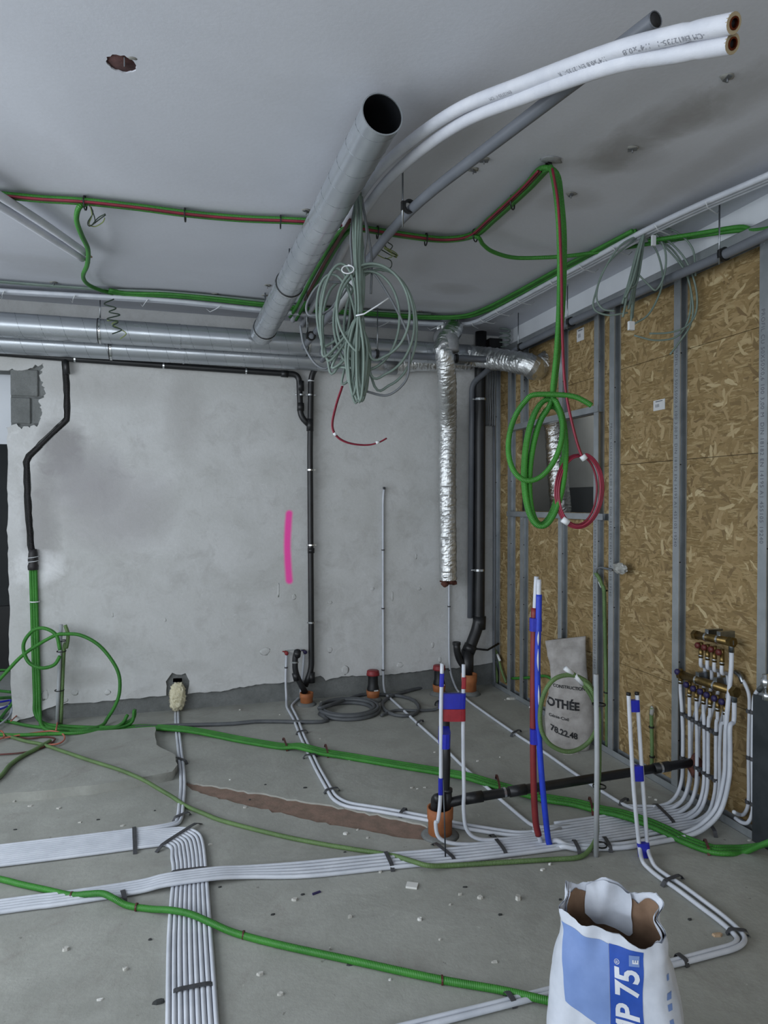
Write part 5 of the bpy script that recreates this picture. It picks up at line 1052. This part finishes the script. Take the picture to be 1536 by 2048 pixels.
for k in range(2):
    tube('white_pipe', offpath(wd, .008-.0195*k), .0092, 'white_pipe', None, 'white pipe from the cream wool wad joining the flat bundle, %s one of two' % ('inner', 'outer')[k], 'pipe', n=9)
# straps
for a, b, h, lab in (([(-0.247,3.532,0)], [(-0.224,3.264,0)], .0215, 'dark strap across the flat pipe bundle at the left'), ([(0.07,3.483,0)], [(-0.133,3.251,0)], .0215, 'dark strap set diagonally where the flat pipe bundle turns'), ([(-0.08,3.028,0)], [(0.106,3.018,0)], .0215, 'dark strap across the turned bundle just behind the crossing'), ([(-0.059,2.282,0)], [(0.095,2.284,0)], .0215, 'dark strap across the turned bundle nearest the viewer'),
                     ([(-0.253,2.947,0)], [(-0.235,2.863,0)], .0225, 'short strap on the crossing pipes left of the turned bundle'), ([(0.865,2.949,0)], [(0.858,2.794,0)], .0225, 'strap across the manifold bundle left of the clay socket'), ([(1.101,2.965,0)], [(1.145,2.778,0)], .0225, 'strap across the manifold bundle at the left white riser'), ([(1.398,2.967,0)], [(1.385,2.761,0)], .0225, 'strap across the manifold bundle near the red riser'),
                     ([(1.744,2.796,0)], [(1.705,2.676,0)], .0255, 'strap on the thick pipe pair beside the pale stake'), ([(1.896,2.781,0)], [(1.86,2.667,0)], .0255, 'strap on the thick pipe pair right of the pale stake'), ([(2.37,3.031,0)], [(2.31,2.784,0)], .0225, 'strap across the manifold bundle under the green conduits'), ([(2.48,2.767,0)], [(2.424,2.647,0)], .0255, 'strap on the thick pipe pair near the stud wall'),
                     ([(-0.064,3.544,0)], [(0.023,3.598,0)], .0215, 'strap on the two wool-wad pipes just before the flat bundle'), ([(-0.072,4.401,0)], [(0.006,4.303,0)], .0215, 'strap on the two wool-wad pipes half way'),
                     ([(0.727,4.641,0)], [(0.813,4.658,0)], .0225, 'strap on the tap pipes near the hose'), ([(0.7,4.192,0)], [(0.796,4.199,-0)], .0225, 'strap on the tap pipes in front of the green conduits'), ([(0.726,3.654,0)], [(0.819,3.667,0)], .0225, 'strap on the tap pipes at their bend'), ([(1.04,3.266,0)], [(1.094,3.332,0)], .0225, 'strap on the tap pipes left of the clay socket'),
                     ([(1.899,2.37,0)], [(2.025,2.396,0)], .0225, 'dark strap on the riser pair behind the blue and white sack'), ([(1.917,2.04,0)], [(1.991,2.004,-0)], .0225, 'dark strap on the riser pair at its sharp bend'), ([(1.646,1.984,0)], [(1.653,1.929,0)], .0225, 'dark strap on the riser pair right of the blue and white sack'), ([(0.99,1.985,-0)], [(0.994,1.924,0)], .0225, 'dark strap on the riser pair left of the blue and white sack'),
                     ([(1.588,4.585,0)], [(1.659,4.657,0)], .022, 'strap on the single white pipe beside the hose coil'), ([(2.129,4.189,0)], [(2.242,4.261,0)], .022, 'strap on the foil-duct pipe behind the red riser'), ([(2.195,3.07,0)], [(2.273,3.11,0)], .022, 'strap on the foil-duct pipe near the manifold bundle')):
    strap(a[0], b[0], h, lab)
# ---- green conduits on the floor
gf = [(-0.738,5.104,0.013),(-0.507,5.058,0.013),(-0.243,5.046,0.013),(-0.123,4.96,0.026),(-0.023,4.883,0.034),(0.093,4.821,0.026),(0.207,4.754,0.013),(0.332,4.635,0.013),(0.469,4.516,0.013),(0.606,4.409,0.013),(0.69,4.344,0.03),(0.752,4.268,0.034),(0.843,4.209,0.02),(0.983,4.117,0.013),(1.242,3.898,0.013),(1.438,3.737,0.013),(1.548,3.585,0.03),(1.596,3.519,0.03),(1.686,3.45,0.013),(1.769,3.314,0.02),(1.841,3.227,0.02),(1.971,3.143,0.013),(2.044,3.026,0.02),(2.095,2.93,0.035),(2.156,2.816,0.038),(2.203,2.73,0.03),(2.251,2.651,0.013),(2.302,2.549,0.013),(2.358,2.519,0.013)] + [(2.47,2.519,0.001),(2.47,2.391,0.091),(2.47,2.229,0.218)]
for k in range(3):
    tube('green_conduit', offpath(gf, -.028+.028*k), .0122, 'green_conduit', None, 'green conduit of the three running across the floor to the stud wall, %s one' % ('farthest', 'middle', 'nearest')[k], 'conduit', n=10, sub=5)
for i, (a, b) in enumerate(zip([(0.626,4.558,0),(0.873,4.359,0),(1.721,3.574,0),(1.881,3.384,0),(2.079,3.179,0),(2.335,2.623,0)], [(0.623,4.348,-0),(0.853,4.165,0),(1.653,3.383,0),(1.813,3.219,0),(1.992,3.01,0),(2.27,2.52,0)])):
    strap(a, b, .03 if i != 2 else .04, ('first', 'second', 'third', 'fourth', 'fifth', 'last')[i]+' brown tie from the left on the three green floor conduits', 'brown_cable', .006, 'conduit_tie')
gn = [(-1.033,3.373,0.013),(-0.755,3.185,0.013),(-0.665,3.119,0.013),(-0.557,3.046,0.013),(-0.452,2.975,0.013),(-0.382,2.934,0.028),(-0.323,2.906,0.036),(-0.276,2.86,0.034),(-0.223,2.833,0.013),(-0.137,2.784,0.013),(-0.062,2.725,0.03),(0.012,2.671,0.034),(0.084,2.602,0.03),(0.171,2.539,0.013),(0.321,2.425,0.013),(0.543,2.276,0.013),(0.808,2.098,0.013),(0.978,1.998,0.013),(1.091,1.908,0.02),(1.207,1.835,0.013)]
gnt = tube('green_conduit', gn, .0125, 'green_conduit', None, 'single green conduit crossing the near floor over the white bundle', 'conduit', n=11, sub=6)
for p in [(-0.446,2.969,0.013),(-0.189,2.812,0.013),(0.2,2.519,0.013),(0.814,2.094,0.013)]: link('cable_tie', ringmesh(p, (.95, -.3, 0), .0155, .012, .003, 12), 'brown_cable', gnt)
tube('pale_green_conduit', [(-1.057,4.073,0.064),(-1.001,4.243,0.064),(-0.989,4.414,0.064),(-0.951,4.55,0.064),(-0.901,4.648,0.064),(-0.861,4.737,0.064),(-0.84,4.788,0.064)], .0125, 'pale_green_conduit', None, 'dusty green conduit curving off to the lower left over the raised patch', 'conduit', n=9)
# ---- hose coil
hc_ = Vector([(1.195,5.052,0)][0]); hs = []
rad = (.236, .208, .182, .226, .198, .214); m = 150
for i in range(m+1):
    u = i/m*(len(rad)-1); k = min(int(u), len(rad)-2); f = u-k; f = max(0, (f-.75)/.25); f = f*f*(3-2*f)
    a = 2*PI*u+3.3; r = rad[k]*(1-f)+rad[k+1]*f; z = (0, 0, 0, 1, 1, 2); h = z[k]*(1-f)+z[k+1]*f
    hs.append(hc_+Vector((r*math.cos(a), r*math.sin(a), .0145+.021*h)))
tail = [Vector(p) for p in [(0.989,4.843,0.014),(0.861,4.845,0.014),(0.654,4.918,0.014),(0.48,4.968,0.014),(0.338,4.964,0.014),(0.165,4.991,0.014),(-0.006,5.03,0.014),(-0.21,5.056,0.014),(-0.344,5.073,0.014)]]
tail2 = [Vector(p) for p in [(1.378,5.412,0.014),(1.54,5.38,0.014),(1.685,5.292,0.014),(1.758,5.125,0.014),(1.711,4.893,0.014),(1.602,4.785,0.014),(1.498,4.828,0.014),(1.461,4.966,0.014),(1.497,5.158,0.014),(1.626,5.309,0.014),(1.816,5.424,0.014),(2.026,5.509,0.014),(2.121,5.515,0.014)]]
tube('hose', tail[::-1] + hs + tail2, .0138, 'hose', None, 'dark grey hose coiled on the floor by the plastered wall', 'hose', n=9, sub=2)
tube('hose', [(1.395,4.845,0.014),(1.531,4.932,0.014),(1.677,4.89,0.014),(1.832,4.87,0.014),(1.892,4.875,0.05),(1.915,4.978,0.07)], .011, 'hose', None, 'thinner grey hose end lying right of the hose coil', 'hose', n=8)
o = lathe('pipe_plug', zc([(1.924,5.013,-0)]), [(.03, 0), (.034, .005), (.034, .03), (.02, .036), (.001, .036)], 'black_plastic', None, 16, (-.5, -.7, .35)); props(o, 'black round plug lying on the floor behind the white risers', 'plug')
# ================================================================ sacks
bc = Vector((1.135, 1.60, 0)); bx = Vector((.835, -.55, 0)).normalized(); bn = Vector((bx.y, -bx.x, 0))     # bn: towards the viewer
if bn.y > 0: bn = -bn
def sgn(a, e): return math.copysign(abs(a)**e, a)
HB = .478
def rimz(th):
    """height of the torn rim; th = 0 right side, -90 deg = front"""
    c, s = math.cos(th), math.sin(th)
    return HB+.028*s-.016*c*(s < 0)+.008*math.sin(th*3+.6)+.006*math.sin(th*7+1.1)+.005*noise.noise(Vector((c*7, s*7, 2)))+(.028*math.exp(-((th-1.6)/.16)**2))+.026*math.exp(-((th-.5)/.3)**2)-.012*math.exp(-((th+1.1)/.35)**2)+.012*math.exp(-((th-2.7)/.3)**2)
def sack(th, v, off=0.):
    """th around the sack (-pi..pi), v = height"""
    u = min(1, v/HB)
    a = .165+.022*math.sin(min(1, u*1.25)*PI)*1.0-.035*u**1.6; b = .085+.03*math.sin(min(1, u*1.1)*PI)-.012*u
    e = .55+.15*u
    x = sgn(math.cos(th), e)*(a+off); y = sgn(math.sin(th), e)*(b+off)
    nx = noise.noise(Vector((x*9, y*9, v*7)))*.010+noise.noise(Vector((x*26, y*26, v*20)))*.0035
    k = max(0, u-.78)/.22
    nx += k*(noise.noise(Vector((x*22, y*30, v*14+3)))*.022)
    r = Vector((x, y)); r = r*(1+nx/max(.05, r.length))
    lean = -.012*u
    return bc+bx*(r.x+lean)-bn*r.y+Vector((0, 0, v))
sk_ = empty('cement_sack', bc, 'open torn white paper sack with blue panels standing in the foreground', 'sack')
N, Mz = 120, 44
def shell(off, z0, top, mat, name, ths=None, cap=False):
    ths = ths or [-PI+2*PI*k/N for k in range(N)]; closed = len(ths) == N
    vs, fs = [], []
    for i in range(Mz+1):
        for th in ths: vs.append(sack(th, z0(th)+(top(th)-z0(th))*i/Mz, off))
    n = len(ths)
    for i in range(Mz):
        for k in range(n if closed else n-1): fs.append((i*n+k, i*n+(k+1) % n, (i+1)*n+(k+1) % n, (i+1)*n+k))
    if cap: fs.append(tuple(range(n))[::-1])
    return link(name, mesh(vs, fs), mat, sk_)
shell(0, lambda t: 0, rimz, 'sack_paper', 'paper_outer', None, True)
shell(-.003, lambda t: .2, lambda t: rimz(t)-.0004, 'sack_paper', 'paper_inner')
arc = lambda a, b, n: [math.radians(a+(b-a)*k/n) for k in range(n+1)]
shell(-.008, lambda t: .18, lambda t: rimz(t)-.012-.012*abs(math.sin(t*4+.4))-.004*math.sin(t*13), 'kraft', 'kraft_liner', arc(-50, 160, 90))
shell(-.012, lambda t: rimz(t)-.11-.03*math.sin(t*5), lambda t: rimz(t)+.004*math.sin(t*11), 'sack_paper', 'torn_flap', arc(74, 118, 26))
shell(-.016, lambda t: .2, lambda t: rimz(t)-.05-.04*abs(math.sin(t*2.5+.9)), 'kraft_pale', 'torn_flap', arc(-112, -72, 20))
shell(-.02, lambda t: .2, lambda t: rimz(t)-.012-.03*abs(math.sin(t*3.1)), 'sack_paper', 'torn_flap', arc(-165, -112, 24))
shell(-.010, lambda t: rimz(t)-.06+.02*math.sin(t*9), lambda t: rimz(t)+.003*math.sin(t*9), 'sack_paper', 'torn_rim', arc(-50, 8, 30))
shell(-.010, lambda t: rimz(t)-.03+.012*math.sin(t*8), lambda t: rimz(t)+.004*math.sin(t*10), 'sack_paper', 'torn_rim', arc(150, 182, 18))
vs = [sack(-PI+2*PI*k/60, .2, -.012) for k in range(60)]; link('powder_rest', mesh(vs+[bc+Vector((0, 0, .23))], [(k, (k+1) % 60, 60) for k in range(60)]), 'kraft', sk_)
# print on the front face: s runs across the face in metres, v is the height
def face(s, v, off=.0012):
    u = min(1, v/HB); a = .165+.022*math.sin(min(1, u*1.25)*PI)-.035*u**1.6; e = .55+.15*u
    c = max(-.999, min(.999, s/a)); th = -math.acos(sgn(c, 1/e)) if True else 0
    p = sack(th, v)
    q = sack(th+.02, v); w_ = sack(th, v+.01); n = (q-p).cross(w_-p).normalized()
    return p+n*off
def patch_(name, fs_, mat, m=16, nn=26, parent=None):
    """fs_(p, q) -> (s, v) for p, q in 0..1"""
    vs, qs = [], []
    for i in range(nn+1):
        for k in range(m+1): vs.append(face(*fs_(k/m, i/nn)))
    for i in range(nn):
        for k in range(m): qs.append((i*(m+1)+k, i*(m+1)+k+1, (i+1)*(m+1)+k+1, (i+1)*(m+1)+k))
    return link(name, mesh(vs, qs), mat, parent or sk_)
patch_('pale_panel', lambda p, q: (-.128+.116*p, (.262-.045*p)+((.446-.018*p)-(.262-.045*p))*q), 'sack_pale_blue')
bp = patch_('blue_panel', lambda p, q: (-.011+.083*p, .06+((.43-.008*p)-.06)*q), 'sack_blue')
link('printed_text', textmesh('MP 75', .083, lambda u, v: face(.06-v, .199+u*.86, .0024), .01, .0022, .12, .98), 'sack_text_white', bp)
link('printed_mark', textmesh('®', .018, lambda u, v: face(.014-v, .385+u, .0024), .006), 'sack_text_white', bp)
box_ = patch_('printed_box', lambda p, q: (.036+.026*p,   .388+.026*q), 'sack_pale_blue', 4, 4, bp)
for v in box_.data.vertices: v.co += bn*.0014
link('printed_text', textmesh('E', .02, lambda u, v: face(.058-v, .394+u, .004), .006, .0008), 'sack_text_white', bp)
for k, (body, s, v, sz) in enumerate((('a', .084, .262, .012), ('b', .096, .25, .010))):
    link('printed_text', textmesh('IIIIIIII IIII', sz, lambda a, b, s=s, v=v: face(s-b, v-.07+a, .0016), .006), 'sack_blue', sk_)
for k, (s, v, w2, h2) in enumerate(((.137, .355, .006, .012), (.14, .315, .012, .016), (.141, .29, .012, .014), (.139, .255, .012, .02), (.133, .20, .007, .035))):
    patch_('printed_mark', lambda p, q, s=s, v=v, w2=w2, h2=h2: (s-w2/2+w2*p, v-h2/2+h2*q), 'sack_pale_blue', 3, 4)
patch_('corner_mark', lambda p, q: (-.176+.03*p, .02+.12*q*(1-.6*p)), 'sack_blue', 6, 8)
# grey sack leaning on the stud wall
gb_ = empty('rubble_sack', (2.42, 3.98, 0), 'grey woven sack with black print slumped against the stud wall', 'sack')
gx_ = Vector((.86, -.51, 0)); gn_ = Vector((-.51, -.86, 0))
g0 = Vector([(2.373,3.845,-0)][0])+Vector((.03, .04, 0)); gs = 4.38/1360
def gsack(th, v):
    u = v; H = .675
    lx = -60+ (8*u); L = (-46, -50, -52, -50, -44, -40, -42, -48, -52); Rr = (36, 46, 48, 46, 40, 34, 32, 31, 31)
    def it(T):
        x = u*(len(T)-1); i = min(int(x), len(T)-2); f = x-i; f = f*f*(3-2*f); return T[i]*(1-f)+T[i+1]*f
    l, r = it(L)*gs, it(Rr)*gs; c, a = (l+r)/2, (r-l)/2
    b = .11*(math.sin(min(1, u*1.5)*PI*.5+.5)*(1-u)**.7)+.012
    x = c+a*sgn(math.cos(th), .75); y = b*sgn(math.sin(th), .8)
    k = noise.noise(Vector((x*7, y*7+u*5, u*6)))*.022+noise.noise(Vector((x*20, y*14, u*18+4)))*.008
    z = u*H*(1+.035*math.cos(th)*u)
    return g0+gx_*x+gn_*(-.02-y*0+ (b*sgn(-math.sin(th), .8))-.19*u+k)+Vector((0, 0, max(.002, z)))
vs, fs = [], []; n, m = 56, 34
for i in range(m+1):
    for k in range(n): vs.append(gsack(-PI+2*PI*k/n, i/m))
for i in range(m):
    for k in range(n): fs.append((i*n+k, i*n+(k+1) % n, (i+1)*n+(k+1) % n, (i+1)*n+k))
fs += [tuple(range(n))[::-1], tuple(m*n+k for k in range(n))]
link('sack_body', mesh(vs, fs), 'woven_sack', gb_)
def gface(s, v, off=.004):
    u = v/.675; best = None
    lo, hi = -PI+.02, -.02
    for _ in range(24):
        md = (lo+hi)/2
        if (gsack(md, u)-g0).dot(gx_) < s: lo = md
        else: hi = md
    return gsack((lo+hi)/2, u)+gn_*off
for body, s, v, sz, sl, bd in (('CONSTRUCTION', -.115, .385, .026, -.10, .0006), ('OTHÉE', -.155, .27, .066, -.10, .0025), ('78.22.48', -.13, .115, .05, -.24, .0016), ('Génie-Civil', -.14, .205, .028, -.2, .0004)):
    link('printed_text', textmesh(body, sz, lambda a, b, s=s, v=v, sl=sl: gface(s+a, v+b+a*sl), .02, bd), 'print_black', gb_)
# ================================================================ on the strand board and studs
X_ = 2.626
def tagpoint(L): return L[0]
for p, q, lab in (([(2.629,4.191,2.803)][0], [(2.629,4.103,2.717)][0], 'small white sticker high on the strand board near the corner'), ([(2.629,3.378,2.193)][0], [(2.629,3.279,2.133)][0], 'small white sticker on the strand board between the wide-spaced studs')):
    o = box('sticker', (2.6275, min(p[1], q[1]), min(p[2], q[2])), (2.6295, max(p[1], q[1]), max(p[2], q[2])), 'sticker'); props(o, lab, 'sticker')
    y0, y1, z0, z1 = min(p[1], q[1]), max(p[1], q[1]), min(p[2], q[2]), max(p[2], q[2])
    for k in range(3): box('printed_mark', (2.627, y0+(y1-y0)*(.5+.12*k), z0+(z1-z0)*.3), (2.6276, y0+(y1-y0)*(.55+.12*k), z0+(z1-z0)*.6), 'print_grey', o)
    box('printed_mark', (2.627, y0+(y1-y0)*.2, z0+(z1-z0)*.82), (2.6276, y0+(y1-y0)*.8, z0+(z1-z0)*.9), 'print_grey', o)
# green conduit end beside the double stud, with grey cable and clear wrap
gd_ = tube('green_conduit', [Vector(p) for p in [(2.6,3.775,0.008),(2.6,3.783,0.328),(2.6,3.797,0.649),(2.6,3.809,0.873)]] + [Vector(p) for p in [(2.575,3.779,1.033),(2.575,3.807,1.075),(2.575,3.84,1.116),(2.575,3.874,1.139)]], .0125, 'pale_green_conduit', None, 'dusty green conduit rising between the two close studs to a white-banded end', 'conduit', n=10)
cyl('white_band', [(2.577,3.826,1.089)][0], [(2.58,3.803,1.056)][0], .0145, 'tie_white', gd_, 10)
for p in [(2.6,3.81,1.031),(2.6,3.784,0.377)]: link('cable_tie', ringmesh(p, (0, 0, 1), .018, .014, .004, 12), 'tie_black', gd_)
tube('grey_cable', [(2.57,3.867,1.14),(2.57,3.85,1.168),(2.57,3.811,1.181),(2.57,3.751,1.18),(2.57,3.688,1.176)], .007, 'grey_cable', None, 'grey cable bending out of the green conduit end towards the clear wrap', 'cable', n=7)
bm = bmesh.new(); bmesh.ops.create_icosphere(bm, subdivisions=3, radius=1); c_ = Vector([(2.56,3.592,1.195)][0])
for v in bm.verts:
    k = 1+.35*noise.noise(v.co*2.7)+.15*noise.noise(v.co*8); v.co = Vector((v.co.x*.022*k, v.co.y*.062*k, v.co.z*.034*k))+c_
o = link('plastic_wrap', frm(bm), 'clear_wrap', None, c_); props(o, 'crumpled clear plastic wrap on the stud beside the green conduit end', 'wrap')
t = tube('dusty_conduit', [(2.6,3.341,0.043),(2.6,3.337,0.161),(2.6,3.343,0.306),(2.6,3.344,0.378),(2.6,3.339,0.409)], .011, 'pale_green_conduit', None, 'short dusty green conduit on the strand board behind the right white risers', 'conduit', n=9)
for p in [(2.6,3.337,0.123),(2.6,3.343,0.294)]: link('cable_tie', ringmesh(p, (0, 0, 1), .016, .012, .005, 12), 'tie_black', t)
lump('clear_tip', [(2.6,3.339,0.391)][0], .014, .03, 'clear_wrap', t, 90, .012)
# pair of white pipes right of the manifolds
for k, (pts, lab) in enumerate((([(2.6,2.68,0.742),(2.6,2.656,0.717),(2.6,2.634,0.674),(2.6,2.63,0.603),(2.6,2.634,0.408),(2.6,2.63,0.216),(2.6,2.635,0.137),(2.6,2.659,0.087),(2.58,2.669,0.083),(2.5,2.617,0.128)], 'white pipe looping beside the manifolds, left one of the pair by the end stud'), ([(2.575,2.539,0.73),(2.575,2.567,0.704),(2.575,2.581,0.643),(2.575,2.585,0.428),(2.575,2.58,0.192),(2.575,2.585,0.123),(2.575,2.609,0.072),(2.575,2.645,0.055),(2.575,2.689,0.058)], 'white pipe looping beside the manifolds, right one of the pair by the end stud'))):
    P_ = [tuple(p) for p in pts]
    o = tube('white_pipe', P_, .0092, 'white_pipe', None, lab, 'pipe', n=9)
    for p in ([(2.6,2.633,0.597),(2.6,2.631,0.373),(2.6,2.635,0.158)], [(2.575,2.587,0.608),(2.575,2.582,0.386),(2.575,2.58,0.173)])[k]: link('pipe_clip', ringmesh(p, (0, 0, 1), .0135, .008, .009, 8), 'strap_grey', o)
    e = Vector(P_[0]); link('pipe_elbow', tubemesh(catmull([e-Vector((0, .01, .02)), e+Vector((0, .01, .012)), e+Vector((.012, .05, .02))] if k == 0 else [e-Vector((0, -.012, .01)), e+Vector((.0, -.01, .012)), e+Vector((.01, -.04, .03))], 5), .0125, 10), 'steel', o)
o = lathe('pressure_valve', [(2.54,2.479,0.785)][0], [(.012, -.05), (.012, -.03), (.02, -.028), (.02, .01), (.014, .014), (.014, .03), (.006, .034)], 'bright_steel', None, 14); props(o, 'chrome valve at the end stud above the white pipe pair', 'valve')
o = lathe('pressure_valve', [(2.53,2.463,0.722)][0], [(.01, -.02), (.018, -.018), (.018, .012), (.01, .016)], 'bright_steel', None, 14); props(o, 'small chrome fitting just below the valve at the end stud', 'fitting')
bxx = channel('end_piece', 2.47, 2.575, .003, .70, rw, x0=2.565, d=.06); bxx.data.materials[0] = M['dark_steel']
# green conduits low in the corner behind the studs
t = tube('pale_green_conduit', [(2.6,5.475,0.342),(2.6,5.374,0.276),(2.6,5.296,0.163),(2.6,5.21,0.078)], .010, 'pale_green_conduit', None, 'dusty green conduit slanting down at the corner stud', 'conduit', n=8)
cyl('white_tag', [(2.59,5.354,0.285)][0], [(2.59,5.305,0.24)][0], .0115, 'tie_white', t, 8)
tube('pale_green_conduit', [(2.6,5.485,0.314),(2.6,5.434,0.219),(2.6,5.383,0.099),(2.6,5.393,0.027),(2.6,5.473,-0.025),(2.6,5.576,-0.047)], .010, 'pale_green_conduit', None, 'dusty green conduit dropping to the floor at the corner stud', 'conduit', n=8)
tube('green_conduit', [(2.6,5.101,0.139),(2.6,4.794,0.223),(2.6,4.563,0.292),(2.6,4.418,0.291),(2.6,4.281,0.304)], .011, 'green_conduit', None, 'green conduit threaded level through the studs behind the grey sack', 'conduit', n=8)
# ================================================================ litter on the floor
def flake(name, c, r, h, mat, seed, label, cat, group=None, squash=1., n=7):
    rr = random.Random(seed); c = Vector(c); vs = []; a0 = rr.random()*6
    pts = [(math.cos(a0+2*PI*k/n)*r*rr.uniform(.6, 1.15), math.sin(a0+2*PI*k/n)*r*squash*rr.uniform(.6, 1.15)) for k in range(n)]
    for z, s in ((0, 1), (h, .86)):
        for (x, y) in pts: vs.append(c+Vector((x*s, y*s, z+(h*.3*rr.random() if z else 0))))
    fs = [tuple(range(n))[::-1], tuple(range(n, 2*n))]+[(k, (k+1) % n, n+(k+1) % n, n+k) for k in range(n)]
    o = link(name, mesh(vs, fs, False), mat, None, c); return props(o, label, cat, group)
t0 = Vector([(0.902,2.666,0)][0])
o = box('tile_piece', t0-Vector((.024, .020, 0)), t0+Vector((.024, .020, .008)), 'tile_white', None, .001, rot=Matrix.Rotation(-.5, 4, 'Z')); props(o, 'small square white tile lying on the near floor', 'tile')
flake('wood_piece', [(1.881,2.045,0)][0], .028, .006, 'wood_chip', 3, 'pale wooden chip lying beside the sharp bend of the riser pipes', 'chip', None, .4)
flake('plaster_piece', [(1.284,2.461,0)][0], .016, .012, 'chip', 4, 'pale crumb on the floor left of the blue and white sack', 'chip')
o = box('wire_piece', Vector([(0.51,2.727,0)][0])-Vector((.018, .004, 0)), Vector([(0.51,2.727,0)][0])+Vector((.018, .004, .006)), 'blue_handle', None, rot=Matrix.Rotation(.3, 4, 'Z')); props(o, 'tiny dark blue offcut on the floor in front of the crossing pipes', 'offcut')
flake('plaster_piece', [(-0.869,4.812,0)][0], .028, .008, 'tile_white', 14, 'white oval scrap beside the dusty green conduit at the left', 'scrap', None, .6)
flake('dark_piece', [(-0.083,2.266,0)][0], .022, .008, 'dark_wall', 15, 'dark scrap beside the near end of the flat bundle', 'scrap', None, .4)
pp = [(-1.077,4.809,-0),(-0.883,4.021,0),(-0.79,3.944,0),(-0.639,3.869,0),(-0.961,4.404,0),(-0.303,3.57,0),(-0.51,3.669,0),(0.296,3.608,0),(0.735,3.182,0),(0.803,3.204,0),(0.829,3.114,0),(1.287,3.578,0),(1.24,3.571,0),(1.215,3.593,0),(0.87,4.516,0),(0.978,4.094,0),(1.139,3.979,0),(1.798,5.12,0),(1.041,5.356,0),(1.53,4.064,-0),(1.728,3.849,0),(1.891,3.87,-0),(2.661,5.166,0),(2.692,5.049,0),(2.578,4.753,0),(2.482,4.991,0),(2.26,3.719,0),(2.415,3.114,0),(2.425,3.078,0),(2.561,2.582,0),(1.07,2.552,-0),(1.005,2.5,0),(1.488,2.627,0),(1.139,2.51,0),(0.604,2.532,0),(0.419,2.707,0),(0.858,2.441,0),(2.314,2.562,0),(0.803,2.806,0),(1.39,2.742,0),(1.54,2.654,0),(1.624,2.474,0),(0.491,2.367,0),(0.238,2.307,0),(0.653,2.16,0),(1.029,2.141,0),(-0.203,2.462,0),(-0.418,2.633,0),(-0.269,2.334,0),(0.29,2.194,0),(0.889,2.308,0),(0.106,3.256,0),(0.243,3.992,0),(0.68,5.113,-0),(0.401,5.324,0)]
rnd = random.Random(33)
for i, p in enumerate(pp):
    flake('plaster_chip', p, rnd.uniform(.006, .016), rnd.uniform(.003, .008), 'chip' if i % 4 else 'tile_white', 100+i, 'small pale plaster crumb scattered on the concrete floor', 'chip', 'plaster crumbs on the floor', rnd.uniform(.4, 1))
for i, p in enumerate([(-0.803,3.674,0),(-0.156,3.698,0),(-0.427,3.673,0),(0.133,2.883,0),(0.32,2.632,0),(0.454,2.733,-0),(-0.129,2.606,0),(0.696,3.013,0),(0.329,3.692,0),(0.429,3.865,0),(0.639,3.761,0),(0.542,2.27,0),(1.111,2.597,0),(1.443,2.407,0),(1.851,2.151,0),(1.167,2.384,0)]):
    flake('dark_crumb', p, rnd.uniform(.006, .014), .004, 'dark_wall', 200+i, 'small dark crumb scattered on the concrete floor', 'crumb', 'dark crumbs on the floor', rnd.uniform(.3, .8))
flake('paper_scrap', [(2.55,5.001,0)][0], .05, .012, 'chip', 41, 'crumpled pale scrap on the floor by the far studs', 'scrap', None, .5)
flake('paper_scrap', [(2.349,3.806,-0)][0], .07, .01, 'woven_sack', 42, 'flat grey scrap under the foot of the grey sack', 'scrap', None, .35)
